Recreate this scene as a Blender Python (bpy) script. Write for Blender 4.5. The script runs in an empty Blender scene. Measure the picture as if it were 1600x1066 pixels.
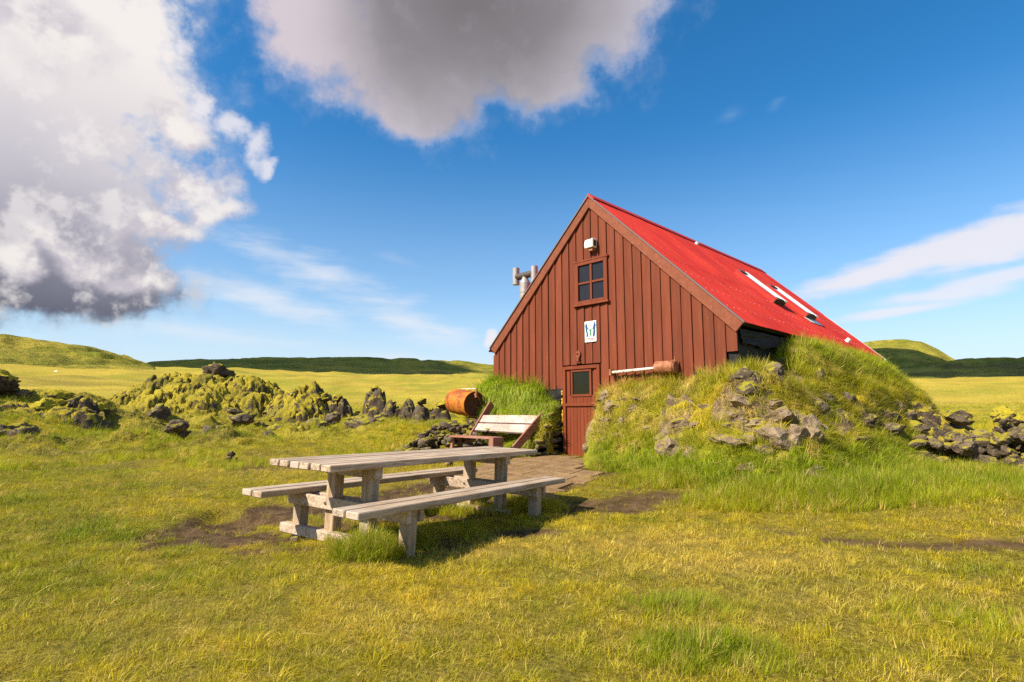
import bpy, bmesh, math, random
import numpy as np
from mathutils import Matrix, Vector

R_ = math.radians
rng = np.random.default_rng(7)
random.seed(7)
scn = bpy.context.scene
COL = scn.collection

# ------------------------------------------------------------------ camera
CAM_Z = 1.20
FPX = 871.0                       # focal length in pixels of a 1600 px wide frame
PITCH = math.atan(112 / 871.0)
cam_data = bpy.data.cameras.new('camera')
cam = bpy.data.objects.new('camera', cam_data)
COL.objects.link(cam)
cam.location = (0, 0, CAM_Z)
cam.rotation_euler = (R_(90) + PITCH, 0, 0)
cam_data.sensor_width = 36.0
cam_data.lens = 36.0 * FPX / 1600.0
cam_data.clip_start = 0.05
cam_data.clip_end = 9000
scn.camera = cam

# ------------------------------------------------------------------ light
EXPOSURE = 0.80
SUN_AZ, SUN_EL = 242.0, 40.0      # compass bearing from +Y, clockwise
SUN_STRENGTH = 5.0
SKY_STRENGTH = 0.10
scn.view_settings.view_transform = 'Standard'
scn.view_settings.look = 'None'
scn.view_settings.gamma = 1
scn.view_settings.use_curve_mapping = False
scn.view_settings.exposure = EXPOSURE
sd = Vector((math.sin(R_(SUN_AZ)) * math.cos(R_(SUN_EL)), math.cos(R_(SUN_AZ)) * math.cos(R_(SUN_EL)), math.sin(R_(SUN_EL))))
sun_data = bpy.data.lights.new('sun', 'SUN')
sun_data.energy = SUN_STRENGTH
sun_data.angle = R_(0.55)
sun_data.color = (1.0, 0.92, 0.76)
sun = bpy.data.objects.new('sun', sun_data)
COL.objects.link(sun)
sun.rotation_euler = sd.to_track_quat('Z', 'Y').to_euler()
sun.location = (-20, -10, 30)


def srgb(r, g, b):
    def f(c):
        c = c / 255.0
        return c / 12.92 if c <= 0.04045 else ((c + 0.055) / 1.055) ** 2.4
    return (f(r), f(g), f(b))


_F = np.array([0, math.cos(PITCH), math.sin(PITCH)])
_U = np.array([0, -math.sin(PITCH), math.cos(PITCH)])
_R = np.array([1.0, 0, 0])


def bearing_ray(px, py):
    return _F + _R * (px - 800) / FPX + _U * (533 - py) / FPX


def az_el(px, py):
    r = bearing_ray(px, py)
    r = r / np.linalg.norm(r)
    return math.atan2(r[0], r[1]), math.asin(r[2])


class NT:
    """small helper around a node tree"""
    def __init__(self, nt):
        self.nt = nt
        self.n = nt.nodes
        self.l = nt.links

    def node(self, kind, **kw):
        nd = self.n.new(kind)
        for k, v in kw.items():
            setattr(nd, k, v)
        return nd

    def link(self, a, b):
        self.l.new(a, b)

    def _in(self, sock, v):
        if v is None:
            return
        if hasattr(v, 'is_output'):
            self.l.new(v, sock)
        else:
            sock.default_value = v

    def math(self, op, a, b=None, c=None, clamp=False):
        nd = self.node('ShaderNodeMath', operation=op, use_clamp=clamp)
        for i, v in enumerate((a, b, c)):
            self._in(nd.inputs[i], v)
        return nd.outputs[0]

    def vmath(self, op, a, b=None, scale=None):
        nd = self.node('ShaderNodeVectorMath', operation=op)
        self._in(nd.inputs[0], a)
        if b is not None:
            self._in(nd.inputs[1], b)
        if scale is not None:
            self._in(nd.inputs['Scale'], scale)
        return nd.outputs['Value'] if op in ('LENGTH', 'DISTANCE', 'DOT_PRODUCT') else nd.outputs[0]

    def noise(self, vec, scale=5, detail=4, rough=0.55, dim='3D', w=None, distortion=0.0, lac=2.0):
        nd = self.node('ShaderNodeTexNoise', noise_dimensions=dim)
        if vec is not None:
            self.link(vec, nd.inputs['Vector'])
        nd.inputs['Scale'].default_value = scale
        nd.inputs['Detail'].default_value = detail
        nd.inputs['Roughness'].default_value = rough
        nd.inputs['Lacunarity'].default_value = lac
        nd.inputs['Distortion'].default_value = distortion
        if w is not None:
            self._in(nd.inputs['W'], w)
        return nd.outputs['Fac']

    def ramp(self, fac, stops, interp='LINEAR'):
        nd = self.node('ShaderNodeValToRGB')
        nd.color_ramp.interpolation = interp
        els = nd.color_ramp.elements
        while len(els) < len(stops):
            els.new(0.5)
        for e, (p, c) in zip(els, stops):
            e.position = p
            e.color = c if len(c) == 4 else (*c, 1)
        self._in(nd.inputs[0], fac)
        return nd.outputs[0]

    def smooth(self, v, lo, hi):
        nd = self.node('ShaderNodeMapRange', interpolation_type='SMOOTHSTEP', clamp=True)
        self._in(nd.inputs['Value'], v)
        nd.inputs['From Min'].default_value = lo
        nd.inputs['From Max'].default_value = hi
        return nd.outputs[0]

    def mix(self, fac, a, b, blend='MIX'):
        nd = self.node('ShaderNodeMix', data_type='RGBA', blend_type=blend)
        self._in(nd.inputs[0], fac)
        for s, v in ((nd.inputs[6], a), (nd.inputs[7], b)):
            if not hasattr(v, 'is_output') and len(v) == 3:
                v = (*v, 1)
            self._in(s, v)
        return nd.outputs[2]

    def mapping(self, vec, loc=(0, 0, 0), rot=(0, 0, 0), scale=(1, 1, 1), kind='POINT'):
        nd = self.node('ShaderNodeMapping', vector_type=kind)
        self.link(vec, nd.inputs['Vector'])
        nd.inputs['Location'].default_value = loc
        nd.inputs['Rotation'].default_value = rot
        nd.inputs['Scale'].default_value = scale
        return nd.outputs[0]


# ------------------------------------------------------------------ sky and clouds
def build_world():
    w = bpy.data.worlds.new('World')
    scn.world = w
    w.use_nodes = True
    w.cycles.sampling_method = 'MANUAL'
    w.cycles.sample_map_resolution = 512
    t = NT(w.node_tree)
    for nd in list(t.n):
        t.n.remove(nd)
    sky = t.node('ShaderNodeTexSky', sky_type='NISHITA')
    sky.sun_disc = False
    sky.sun_elevation = R_(SUN_EL)
    sky.sun_rotation = R_(SUN_AZ)
    sky.altitude = 300
    sky.air_density = 1.0
    sky.dust_density = 0.25
    sky.ozone_density = 2.5
    hs = t.node('ShaderNodeHueSaturation')
    hs.inputs['Hue'].default_value = 0.497
    hs.inputs['Saturation'].default_value = 1.36
    hs.inputs['Value'].default_value = 1.04
    t.link(sky.outputs[0], hs.inputs['Color'])
    gam = t.node('ShaderNodeGamma')
    t.link(hs.outputs[0], gam.inputs[0])
    gam.inputs[1].default_value = 1.0
    skycol = gam.outputs[0]

    tc = t.node('ShaderNodeTexCoord')
    d = t.vmath('NORMALIZE', tc.outputs['Generated'])
    sep = t.node('ShaderNodeSeparateXYZ')
    t.link(d, sep.inputs[0])
    az = t.math('ARCTAN2', sep.outputs[0], sep.outputs[1])
    el = t.math('ARCSINE', sep.outputs[2])
    cmb = t.node('ShaderNodeCombineXYZ')
    t.link(az, cmb.inputs[0])
    t.link(el, cmb.inputs[1])
    ae = cmb.outputs[0]
    # domain warp so that outlines are irregular
    wn = t.node('ShaderNodeTexNoise')
    t.link(d, wn.inputs['Vector'])
    wn.inputs['Scale'].default_value = 6
    wn.inputs['Detail'].default_value = 5
    warp = t.vmath('SCALE', t.vmath('SUBTRACT', wn.outputs['Color'], (0.5, 0.5, 0.5)), scale=0.17)
    warp = t.vmath('MULTIPLY', warp, (1, 1, 0))
    aew = t.vmath('ADD', ae, warp)

    billow = t.noise(d, 11, 7, 0.60, lac=2.1)
    billow2 = t.noise(t.vmath('ADD', d, (3.1, 0.4, 1.7)), 24, 6, 0.62)
    soft = t.noise(t.vmath('ADD', d, (1.1, 5.4, 0.7)), 4.5, 3, 0.5)
    # same billow field sampled a little towards the sun: gives the clouds their lit sides
    toward = tuple(np.array(sd) * 0.035)
    billow_s = t.noise(t.vmath('ADD', d, toward), 11, 4, 0.60, lac=2.1)
    lit = t.math('SUBTRACT', billow, billow_s)

    K = 1 / FPX

    def field(blobs, vec):
        out = None
        for (px, py, rx, ry, *rot) in blobs:
            a, e = az_el(px, py)
            m = t.mapping(vec, (a, e, 0), (0, 0, R_(-rot[0]) if rot else 0), (rx * K, ry * K, 1), 'TEXTURE')
            ln = t.vmath('LENGTH', m)
            out = ln if out is None else t.math('SMOOTH_MIN', out, ln, 0.45)
        return t.math('SUBTRACT', 1.0, out)

    def over(base, colour, alpha):
        return t.mix(alpha, base, colour)

    inv = 1.0 / (SKY_STRENGTH * 2 ** EXPOSURE)

    def C(r, g, b):
        c = srgb(r, g, b)
        return tuple(v * inv for v in c)

    col = skycol
    nb = t.math('SUBTRACT', billow, 0.5)
    nb2 = t.math('SUBTRACT', billow2, 0.5)
    edge = t.math('ADD', t.math('MULTIPLY', nb, 1.5), t.math('MULTIPLY', nb2, 0.9))

    # pale low veil near the horizon
    veil = t.math('ADD', t.math('MULTIPLY', t.smooth(el, 0.22, 0.02), 0.44), t.math('MULTIPLY', t.smooth(el, 0.50, 0.0), 0.44))
    col = over(col, C(214, 231, 246), veil)

    # cirrus streaks
    def streak(blobs, amp, stretch_rot, colour, lo, hi, op):
        nonlocal col
        f = field(blobs, ae)
        mp = t.mapping(ae, (0, 0, 0), (0, 0, R_(stretch_rot)), (9, 46, 1))
        n = t.noise(mp, 1.0, 4, 0.6)
        v = t.math('ADD', f, t.math('MULTIPLY', t.math('SUBTRACT', n, 0.5), amp))
        v = t.math('ADD', v, t.math('MULTIPLY', nb, 0.7))
        col = over(col, colour, t.math('MULTIPLY', t.smooth(v, lo, hi), op))
    streak([(500, 430, 210, 42, 20), (640, 505, 150, 36, 22), (420, 470, 180, 30, 12), (700, 520, 60, 18, 10)], 1.6, 18,
           C(236, 240, 248), 0.0, 1.35, 0.75)
    streak([(300, 520, 240, 22, 3), (620, 560, 160, 16, 3)], 1.2, 3, C(236, 240, 247), 0.1, 1.2, 0.5)
    streak([(1420, 408, 190, 26, -13), (1570, 375, 120, 36, -12)], 0.8, -13, C(242, 238, 243), -0.02, 0.62, 0.88)
    streak([(1470, 461, 95, 14, -2), (1570, 432, 125, 14, -8), (1400, 487, 90, 10, -4)], 0.5, -6, C(240, 239, 246), 0.05, 0.75, 0.8)
    streak([(1140, 180, 45, 22, -10), (1215, 160, 30, 16, -30)], 1.4, -20, C(150, 185, 225), 0.35, 1.3, 0.3)
    streak([(620, 405, 60, 16, 10)], 1.4, 10, C(190, 210, 240), 0.3, 1.3, 0.35)

    # the bank on the left: body, dark flat base, white heads
    fb = field([(20, 120, 230, 230), (130, 40, 150, 110), (190, 140, 120, 90), (90, 330, 190, 150), (150, 440, 115, 58),
                (-160, 300, 230, 200), (30, 455, 150, 48)], aew)
    vb = t.math('ADD', fb, t.math('MULTIPLY', edge, 0.66))
    ab = t.smooth(vb, 0.06, 0.52)
    ab = t.math('MAXIMUM', ab, t.math('MULTIPLY', t.smooth(t.math('ADD', fb, t.math('MULTIPLY', edge, 0.8)), -0.12, 0.55), 0.35))
    e_top, e_mid, e_low, e_base = az_el(200, 60)[1], az_el(200, 330)[1], az_el(150, 420)[1], az_el(120, 490)[1]
    span = e_top - e_base
    g = t.math('DIVIDE', t.math('SUBTRACT', el, e_base), span)
    g = t.math('ADD', g, t.math('MULTIPLY', t.math('SUBTRACT', soft, 0.5), 0.35))
    body = t.ramp(g, [(0.0, C(102, 104, 120)), (0.14, C(134, 136, 152)), (0.27, C(172, 170, 184)), (0.48, C(203, 199, 208)),
                      (0.72, C(228, 222, 224)), (1.0, C(246, 240, 237))])
    body = t.mix(t.math('MULTIPLY', t.smooth(lit, -0.03, 0.14), 0.6), body, C(244, 238, 236))
    col = over(col, body, ab)
    fl = field([(285, 285, 78, 52), (330, 325, 62, 36), (240, 352, 100, 24), (120, 392, 95, 34), (205, 425, 68, 24), (45, 375, 40, 22),
                (0, 415, 34, 34), (250, 195, 60, 40), (60, 40, 120, 60)], aew)
    vl = t.math('ADD', fl, t.math('MULTIPLY', edge, 0.75))
    al = t.smooth(vl, 0.10, 0.75)
    lobe = t.mix(t.smooth(vl, 0.0, 0.9), C(208, 202, 212), C(246, 240, 236))
    lobe = t.mix(t.smooth(lit, 0.10, -0.12), lobe, C(205, 198, 208))
    col = over(col, lobe, t.math('MULTIPLY', al, 0.92))
    fw = field([(352, 196, 46, 26, 30), (386, 232, 26, 36, -10), (398, 268, 24, 14), (300, 160, 30, 30), (262, 75, 22, 14)], aew)
    vw = t.math('ADD', fw, t.math('MULTIPLY', edge, 1.2))
    col = over(col, C(236, 233, 240), t.math('MULTIPLY', t.smooth(vw, 0.1, 0.85), 0.85))
    fs = field([(772, 524, 22, 15), (792, 518, 20, 12)], aew)
    vs = t.math('ADD', fs, t.math('MULTIPLY', nb, 0.5))
    col = over(col, C(244, 240, 244), t.math('MULTIPLY', t.smooth(vs, 0.0, 0.5), 0.85))

    # the big cloud overhead: thin bright rim, thick grey middle
    fa = field([(700, -90, 400, 200), (690, 55, 250, 140), (915, 20, 150, 115), (480, 10, 130, 100), (660, 150, 110, 66), (850, 115, 125, 72)], aew)
    va = t.math('ADD', fa, t.math('MULTIPLY', edge, 0.55))
    aa = t.smooth(va, 0.02, 0.50)
    aa = t.math('MAXIMUM', aa, t.math('MULTIPLY', t.smooth(t.math('ADD', fa, t.math('MULTIPLY', edge, 0.75)), -0.12, 0.55), 0.32))
    core = field([(740, -10, 330, 215)], t.vmath('ADD', ae, t.vmath('SCALE', warp, scale=0.8)))
    thick = t.math('ADD', core, t.math('MULTIPLY', t.math('SUBTRACT', soft, 0.5), 0.25))
    ca = t.ramp(t.math('ADD', t.math('MULTIPLY', thick, 0.8), 0.2), [(0.0, C(206, 206, 226)), (0.24, C(200, 197, 211)), (0.44, C(172, 167, 175)), (0.64, C(142, 137, 142)), (0.9, C(126, 121, 125))])
    warm = t.smooth(az, az_el(760, 100)[0], az_el(380, 40)[0])
    ca = t.mix(t.math('MULTIPLY', t.math('MULTIPLY', warm, t.smooth(thick, 0.55, 0.1)), 0.7), ca, C(222, 206, 210))
    ca = t.mix(t.math('MULTIPLY', t.smooth(nb2, 0.0, 0.25), 0.10), ca, C(205, 200, 212))
    ca = t.mix(t.math('MULTIPLY', t.smooth(aa, 0.8, 0.1), 0.8), ca, C(214, 217, 236))
    col = over(col, ca, aa)

    # broken cloud goes on round the rest of the sky
    away = t.smooth(t.math('ABSOLUTE', az), 0.95, 1.35)
    high = t.smooth(el, 0.78, 1.0)
    rest = t.math('MAXIMUM', away, high)
    gap = t.smooth(el, 0.02, 0.2)
    gen = t.noise(t.vmath('ADD', t.mapping(d, scale=(1, 1, 2.2)), (7.7, 2.2, 0.3)), 2.6, 8, 0.58)
    ag = t.math('MULTIPLY', t.math('MULTIPLY', t.smooth(gen, 0.53, 0.62), rest), gap)
    cg = t.mix(t.smooth(gen, 0.55, 0.75), C(240, 236, 236), C(160, 158, 168))
    col = over(col, cg, ag)

    bg = t.node('ShaderNodeBackground')
    t.link(col, bg.inputs[0])
    bg.inputs[1].default_value = SKY_STRENGTH
    out = t.node('ShaderNodeOutputWorld')
    t.link(bg.outputs[0], out.inputs[0])


build_world()
scn.cycles.use_denoising = False
scn.cycles.max_bounces = 6
scn.cycles.diffuse_bounces = 3
scn.cycles.glossy_bounces = 3
scn.cycles.transmission_bounces = 4
scn.cycles.transparent_max_bounces = 6
scn.cycles.caustics_reflective = False
scn.cycles.caustics_refractive = False

# ------------------------------------------------------------------ numpy noise
_perm = np.random.default_rng(11).permutation(512).astype(np.int64)
_perm = np.concatenate([_perm, _perm, _perm])
_g3 = np.random.default_rng(12).normal(size=(512, 3))
_g3 /= np.linalg.norm(_g3, axis=1, keepdims=True)
_g3 = _g3.astype(np.float32)


def pnoise(x, y, z=0.0):
    x, y, z = np.broadcast_arrays(np.asarray(x, np.float64), np.asarray(y, np.float64), np.asarray(z, np.float64))
    xf, yf, zf = np.floor(x), np.floor(y), np.floor(z)
    fx, fy, fz = (x - xf).astype(np.float32), (y - yf).astype(np.float32), (z - zf).astype(np.float32)
    xi, yi, zi = [q.astype(np.int64) & 511 for q in (xf, yf, zf)]
    u, v, w = [f * f * f * (f * (f * 6 - 15) + 10) for f in (fx, fy, fz)]
    A, B = _perm[xi], _perm[xi + 1]
    AA, AB, BA, BB = _perm[A + yi], _perm[A + yi + 1], _perm[B + yi], _perm[B + yi + 1]

    def gr(h, i, j, k):
        gg = _g3[_perm[h + zi + k]]
        return gg[..., 0] * (fx - i) + gg[..., 1] * (fy - j) + gg[..., 2] * (fz - k)

    def plane(k):
        x0 = gr(AA, 0, 0, k)
        x0 = x0 + (gr(BA, 1, 0, k) - x0) * u
        x1 = gr(AB, 0, 1, k)
        x1 = x1 + (gr(BB, 1, 1, k) - x1) * u
        return x0 + (x1 - x0) * v
    p0 = plane(0)
    return (p0 + (plane(1) - p0) * w) * 1.6


def fbm(x, y, z=0.0, oct=4, gain=0.5):
    s = 0
    a = 1.0
    tot = 0
    f = 1.0
    for i in range(oct):
        s = s + a * pnoise(np.asarray(x) * f + 13.7 * i, np.asarray(y) * f + 5.3 * i, np.asarray(z) * f + 9.1 * i)
        tot += a
        a *= gain
        f *= 2.03
    return s / tot


def sstep(a, b, x):
    t = np.clip((np.asarray(x, float) - a) / (b - a), 0, 1)
    return t * t * (3 - 2 * t)


# ------------------------------------------------------------------ placing helpers
AZH = R_(45.7)                                  # bearing of the hut's long axis
D2 = np.array([math.sin(AZH), math.cos(AZH)])   # into the hut
G2 = np.array([math.cos(AZH), -math.sin(AZH)])  # along the gable, to the right
_r = bearing_ray(885, 712)
_r = _r * 11.9 / _r[1]
HUT = np.array([_r[0], _r[1], _r[2] + CAM_Z])   # foot of the door's left jamb
PAD = HUT[2]


def to_st(x, y):
    return (x - HUT[0]) * G2[0] + (y - HUT[1]) * G2[1], (x - HUT[0]) * D2[0] + (y - HUT[1]) * D2[1]


def from_st(s, t):
    return HUT[0] + G2[0] * s + D2[0] * t, HUT[1] + G2[1] * s + D2[1] * t


_rr = np.array([0, 4, 6.5, 9, 11, 14, 18, 24, 32, 45, 60, 100, 200, 400, 800, 1600, 4000.])
_zz = np.array([-1.2, -1.185, -1.165, -1.08, -1.0, -.93, -.84, -.68, -.40, .05, .9, 3.9, 12.5, 27, 44, 60, 90.]) + CAM_Z
_lr = np.linspace(0, math.log(4001), 1200)
_lz = np.interp(np.exp(_lr) - 1, _rr, _zz)
_ker = np.hanning(71)
_ker /= _ker.sum()
_lz = np.convolve(np.pad(_lz, 35, mode='edge'), _ker, mode='valid')

SOIL = []       # bare patches: (x, y, rx, ry, rot, strength)
LUMPS = []      # extra mounds: (x, y, rx, ry, rot, height)


def gauss(x, y, cx, cy, rx, ry, rot):
    c, s = math.cos(rot), math.sin(rot)
    dx, dy = x - cx, y - cy
    return ((dx * c + dy * s) / rx) ** 2 + ((-dx * s + dy * c) / ry) ** 2


def flat_at(px, py, zrel=-1.17):
    r = bearing_ray(px, py)
    r = r * zrel / r[2]
    return r[0], r[1]


def away(px, dist):
    r = bearing_ray(px, 600)
    h = math.hypot(r[0], r[1])
    return r[0] / h * dist, r[1] / h * dist


# eroded scarp beside the table, hollow under it, trail on the right
_sc = flat_at(385, 815)
TAB = np.array([-0.885, 6.064])
TAZ = R_(33.63)


def trail_dist(x, y):
    pts = [flat_at(900, 790), flat_at(1040, 795), flat_at(1140, 822), flat_at(1290, 845), flat_at(1450, 858), flat_at(1640, 866), flat_at(1900, 880)]
    best = np.full(np.shape(x), 99.0)
    for (ax, ay), (bx, by) in zip(pts[:-1], pts[1:]):
        vx, vy = bx - ax, by - ay
        k = np.clip(((x - ax) * vx + (y - ay) * vy) / (vx * vx + vy * vy), 0, 1)
        best = np.minimum(best, np.hypot(x - ax - k * vx, y - ay - k * vy))
    return best


for px, py, rx, ry, st in [(640, 800, 1.25, .7, 1.0), (395, 835, 1.1, .55, 1.1), (345, 815, .45, .45, 1.0), (455, 800, .6, .4, .9), (600, 790, 1.1, .65, .95), (700, 770, 1.0, .6, .9), (430, 860, .5, .14, .7),
                           (720, 800, .9, .4, .7), (790, 835, .7, .22, .85), (700, 852, .5, .15, .5), (930, 795, 1.0, .6, .62),
                           (1010, 790, .6, .35, .55), (835, 770, .8, .6, .85), (900, 760, .9, .5, .75), (480, 700, .5, 1.5, .45), (330, 700, 1.2, .8, .4), (430, 735, 1.0, .6, .5),
                           (1455, 757, .55, .3, .8)]:
    x_, y_ = flat_at(px, py, -1.17 if py > 740 else -1.05)
    SOIL.append((x_, y_, rx, ry, 0.3, st))

for px, dist, rx, ry, h in [(30, 24, 3.4, 2.2, .75), (-90, 21, 2.6, 2.0, .9), (110, 23, 2.4, 1.5, .35), (330, 33, 4.6, 2.4, 1.2), (385, 31, 3.2, 2.0, .5), (270, 30, 3.4, 2.0, .4),
                            (465, 30, 1.6, 1.4, .5), (585, 33, 1.5, 1.2, .3), (645, 31, 2.4, 1.4, .35),
                            (550, 15.5, 2.4, 1.2, .16), (480, 18.5, 2.8, 1.5, .18),
                            (640, 17, 1.6, 2.2, .42), (700, 15.0, 1.1, 1.4, .35), (420, 24, 3.5, 1.5, .2), (1540, 15.0, 2.2, 1.6, .35), (1600, 18, 4, 3, .35)]:
    x_, y_ = away(px, dist)
    LUMPS.append((x_, y_, rx, ry, -math.atan2(x_, y_), h))


def soil_mask(x, y):
    x = np.asarray(x, float)
    y = np.asarray(y, float)
    m = np.zeros(np.shape(x))
    r = np.hypot(x, y)
    if m.ndim == 0:
        return soil_mask(x[None], y[None])[0]
    k = r < 25
    if k.any():
        xk, yk = x[k], y[k]
        mk = np.zeros(len(xk))
        n = fbm(xk * 1.9, yk * 1.9, 3.3, 4, .6)
        n2 = fbm(xk * 8, yk * 8, 1.3, 3, .6)
        for cx, cy, rx, ry, rot, st in SOIL:
            q = gauss(xk, yk, cx, cy, rx, ry, rot)
            mk = np.maximum(mk, st * (1 - sstep(.20, 1.35, q + n * 1.2 + n2 * .7)))
        td = trail_dist(xk, yk)
        mk = np.maximum(mk, (.62 + .5 * n2) * (1 - sstep(.02, .27, td + n * .20 + n2 * .14)) * sstep(3.2, 4.0, xk + n * .8 + 1.0))
        m[k] = mk
    k = (r > 7) & (r < 200)
    if k.any():
        m[k] = np.maximum(m[k], .30 * sstep(.2, .6, fbm(x[k] * .55, y[k] * .55, 8.1, 4, .6)) * sstep(7, 12, r[k]))
    return np.clip(m, 0, 1)


def ground_z(x, y):
    x = np.asarray(x, float)
    y = np.asarray(y, float)
    r = np.hypot(x, y)
    z = np.interp(np.log(r + 1), _lr, _lz)
    az = np.arctan2(x, y)
    rise = np.maximum(z - 0.6, 0)
    # lower country to the right and behind the camera
    fac = 1 - .30 * sstep(.25, .6, az) - .55 * sstep(1.1, 1.9, np.abs(az))
    z = np.minimum(z, .6) + rise * fac
    # hummocks (each term worked out only where it counts)
    z = np.array(z, float)

    def part(mask, f):
        if z.ndim == 0:
            if mask:
                z[()] += f(x, y, r)
        elif mask.any():
            z[mask] += f(x[mask], y[mask], r[mask])
    part((r < 300), lambda x, y, r: .020 * sstep(1, 3, r) * fbm(x * 1.1, y * 1.1, 0, 3))
    part((r < 40), lambda x, y, r: .012 * fbm(x * 4.1, y * 4.1, 2.0, 3) * (1 - sstep(20, 40, r)))
    part((r > 9) & (r < 120), lambda x, y, r: .20 * sstep(9, 15, r) * (1 - sstep(60, 120, r)) * fbm(x * .52, y * .52, 4.2, 4, .55))
    part((r > 22), lambda x, y, r: .45 * sstep(22, 60, r) * fbm(x * .09, y * .09, 6.2, 4))
    part((r > 50) & (r < 420), lambda x, y, r: 2.6 * sstep(50, 110, r) * (1 - sstep(260, 420, r)) * fbm(x * .034, y * .034, 17.7, 5, .5))
    part((r > 45), lambda x, y, r: 3.2 * sstep(45, 220, r) * fbm(x * .018, y * .018, 7.7, 5, .55))
    for lump in LUMPS:
        q0 = gauss(x, y, *lump[:5])

        def lf(x, y, r, lump=lump):
            q = gauss(x, y, *lump[:5])
            wob = .25 * fbm(x * 1.1, y * 1.1, 1.9, 3)
            return lump[5] * np.exp(-np.maximum(q + wob * np.sqrt(q + .01), 0) ** 1.15)
        part(q0 < 7, lf)
    # eroded hollow with a little scarp, left of the table
    part(gauss(x, y, _sc[0] + .15, _sc[1] - .12, .95, .42, -0.55) < 3,
         lambda x, y, r: -.10 * (1 - sstep(.55, 1.0, gauss(x, y, _sc[0] + .15, _sc[1] - .12, .95, .42, -0.55) + .5 * fbm(x * 2.3, y * 2.3, .7, 3))))
    part(r < 14, lambda x, y, r: -.035 * soil_mask(x, y))
    # level pad at the hut
    s, t = to_st(x, y)
    ins = np.maximum(np.maximum(-3.2 - s, s - 6.5), np.maximum(-1.0 - t, t - 10.5))
    w = 1 - sstep(-.2, 2.6, ins)
    return z * (1 - w) + (PAD + .015 * fbm(x * 2, y * 2, 3)) * w


_bn = 0.0


def crag_mask(s, t, h):
    """where bare stonework shows through the turf"""
    c = fbm(s * .75 + 2.1, t * .75, 90.5, 4, .6)
    m = .8 * sstep(.16, .34, c) * sstep(.30, .55, h) * (1 - sstep(1.35, 1.75, h))
    for cs, ct, rs, rt in ((4.25, -.80, .65, .40), (3.05, -.85, .30, .28), (4.2, .55, .45, .65), (5.0, .6, .30, .5), (5.1, 2.6, .25, .8)):
        m = np.maximum(m, 1 - sstep(.5, 1.15, ((s - cs) / rs) ** 2 + ((t - ct) / rt) ** 2 + 1.6 * c + .8 * fbm(s * 3.1, t * 3.1, 5.5, 3, .6)))
    return m


def bank_right(s, t):
    """height of the turf wall right of the door above the pad"""
    s = np.asarray(s, float)
    t = np.asarray(t, float)
    n = fbm(s * .9, t * .9, 2.2, 4, .55)
    n2 = fbm(s * 2.6, t * 2.6, 5.1, 4, .55)
    ds, dt = np.maximum(s - 3.8, 0), np.maximum(-t, 0)
    d = np.hypot(ds, dt)
    side = sstep(.6, 2.2, t + .35 * n)
    crest = np.interp(s, [.9, 1.3, 2.6, 3.8, 5], [1.26, 1.34, 1.42, 1.56, 1.62]) * (1 - side) + np.interp(t, [2, 4, 7, 9], [2.20, 2.24, 2.16, 2.0]) * side
    W = np.interp(s, [.9, 2.8, 4.2], [1.40, 1.68, 2.02])
    a = np.interp(s, [.9, 3, 4.2], [.10, .12, .16])
    q = (d + .22 * n + .10 * n2 - a) / (W - a)
    prof = 1 - sstep(0, 1, q)
    prof = prof * .75 + .25 * (1 - np.clip(q, 0, 1))
    # two rough steps in the face, like courses of stone
    h = crest * prof
    n3 = fbm(s * 6, t * 6, 7.7, 3, .6)
    h = h + (.13 * n2 + .06 * n3) * sstep(.05, .3, prof) * (1 - sstep(.93, 1.0, prof) * .6)
    h = h + .09 * np.sin(h * 7 + n * 6) * sstep(.1, .3, prof) * (1 - sstep(.85, .98, prof))
    cm = crag_mask(s, t, h)
    rg = 1 - np.abs(fbm(s * 2.4, t * 2.4, h * 2.0 + 9.9, 4, .6)) * 2.6
    h = h + cm * (.12 * np.clip(rg, -1, 1) + .07 * fbm(s * 9, t * 9, 3.9, 3, .6))
    h = np.minimum(h, np.interp(s + .80 * np.minimum(t, 0) + .08 * n2, [.34, .46, .88, 1.02, 1.10], [-.3, .05, .85, 1.36, 9]))
    h = h * (1 - sstep(8.6, 11.2, t + .5 * n))
    h = h - .4 * sstep(1.02, 1.25, q)
    h = np.where((s < 3.74) & (t > .06), -1.0, h)
    return h


def bank_left(s, t):
    s = np.asarray(s, float)
    t = np.asarray(t, float)
    n = fbm(s * 1.0, t * 1.0, 12.2, 4, .55)
    n2 = fbm(s * 2.8, t * 2.8, 15.1, 4, .55)
    ds, dt = np.maximum(-2.3 - s, 0), np.maximum(-t, 0)
    d = np.hypot(ds, dt)
    crest = np.interp(s, [-3, -2.2, -.8, -.5, -.1], [1.62, 1.60, 1.44, 1.25, 1.04])
    q = (d + .08 * n + .06 * n2 - .06) / .95
    prof = .8 * (1 - sstep(0, 1, q)) + .2 * (1 - np.clip(q, 0, 1))
    h = crest * prof + .05 * n2 * sstep(.05, .3, prof)
    h = np.minimum(h, np.interp(s + .05 * n2, [-.32, -.2, -.10], [9, 1.1, -.3]))
    h = h * (1 - sstep(8.6, 11, t))
    h = h - .4 * sstep(1.0, 1.25, q)
    h = np.where((s > -2.16) & (t > .06), -1.0, h)
    return h


def bank_base(x, y):
    return np.minimum(PAD + .01, ground_z(x, y))


def all_z(x, y):
    x = np.asarray(x, float)
    y = np.asarray(y, float)
    z = np.array(ground_z(x, y))
    s, t = to_st(x, y)
    k = (s > .3) & (s < 7.5) & (t > -3.2) & (t < 11.5)
    if k.any():
        z[k] = np.maximum(z[k], np.minimum(PAD + .01, z[k]) + bank_right(s[k], t[k]))
    k = (s > -5) & (s < 0) & (t > -2.2) & (t < 11.2)
    if k.any():
        z[k] = np.maximum(z[k], np.minimum(PAD + .01, z[k]) + bank_left(s[k], t[k]))
    return z


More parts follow.
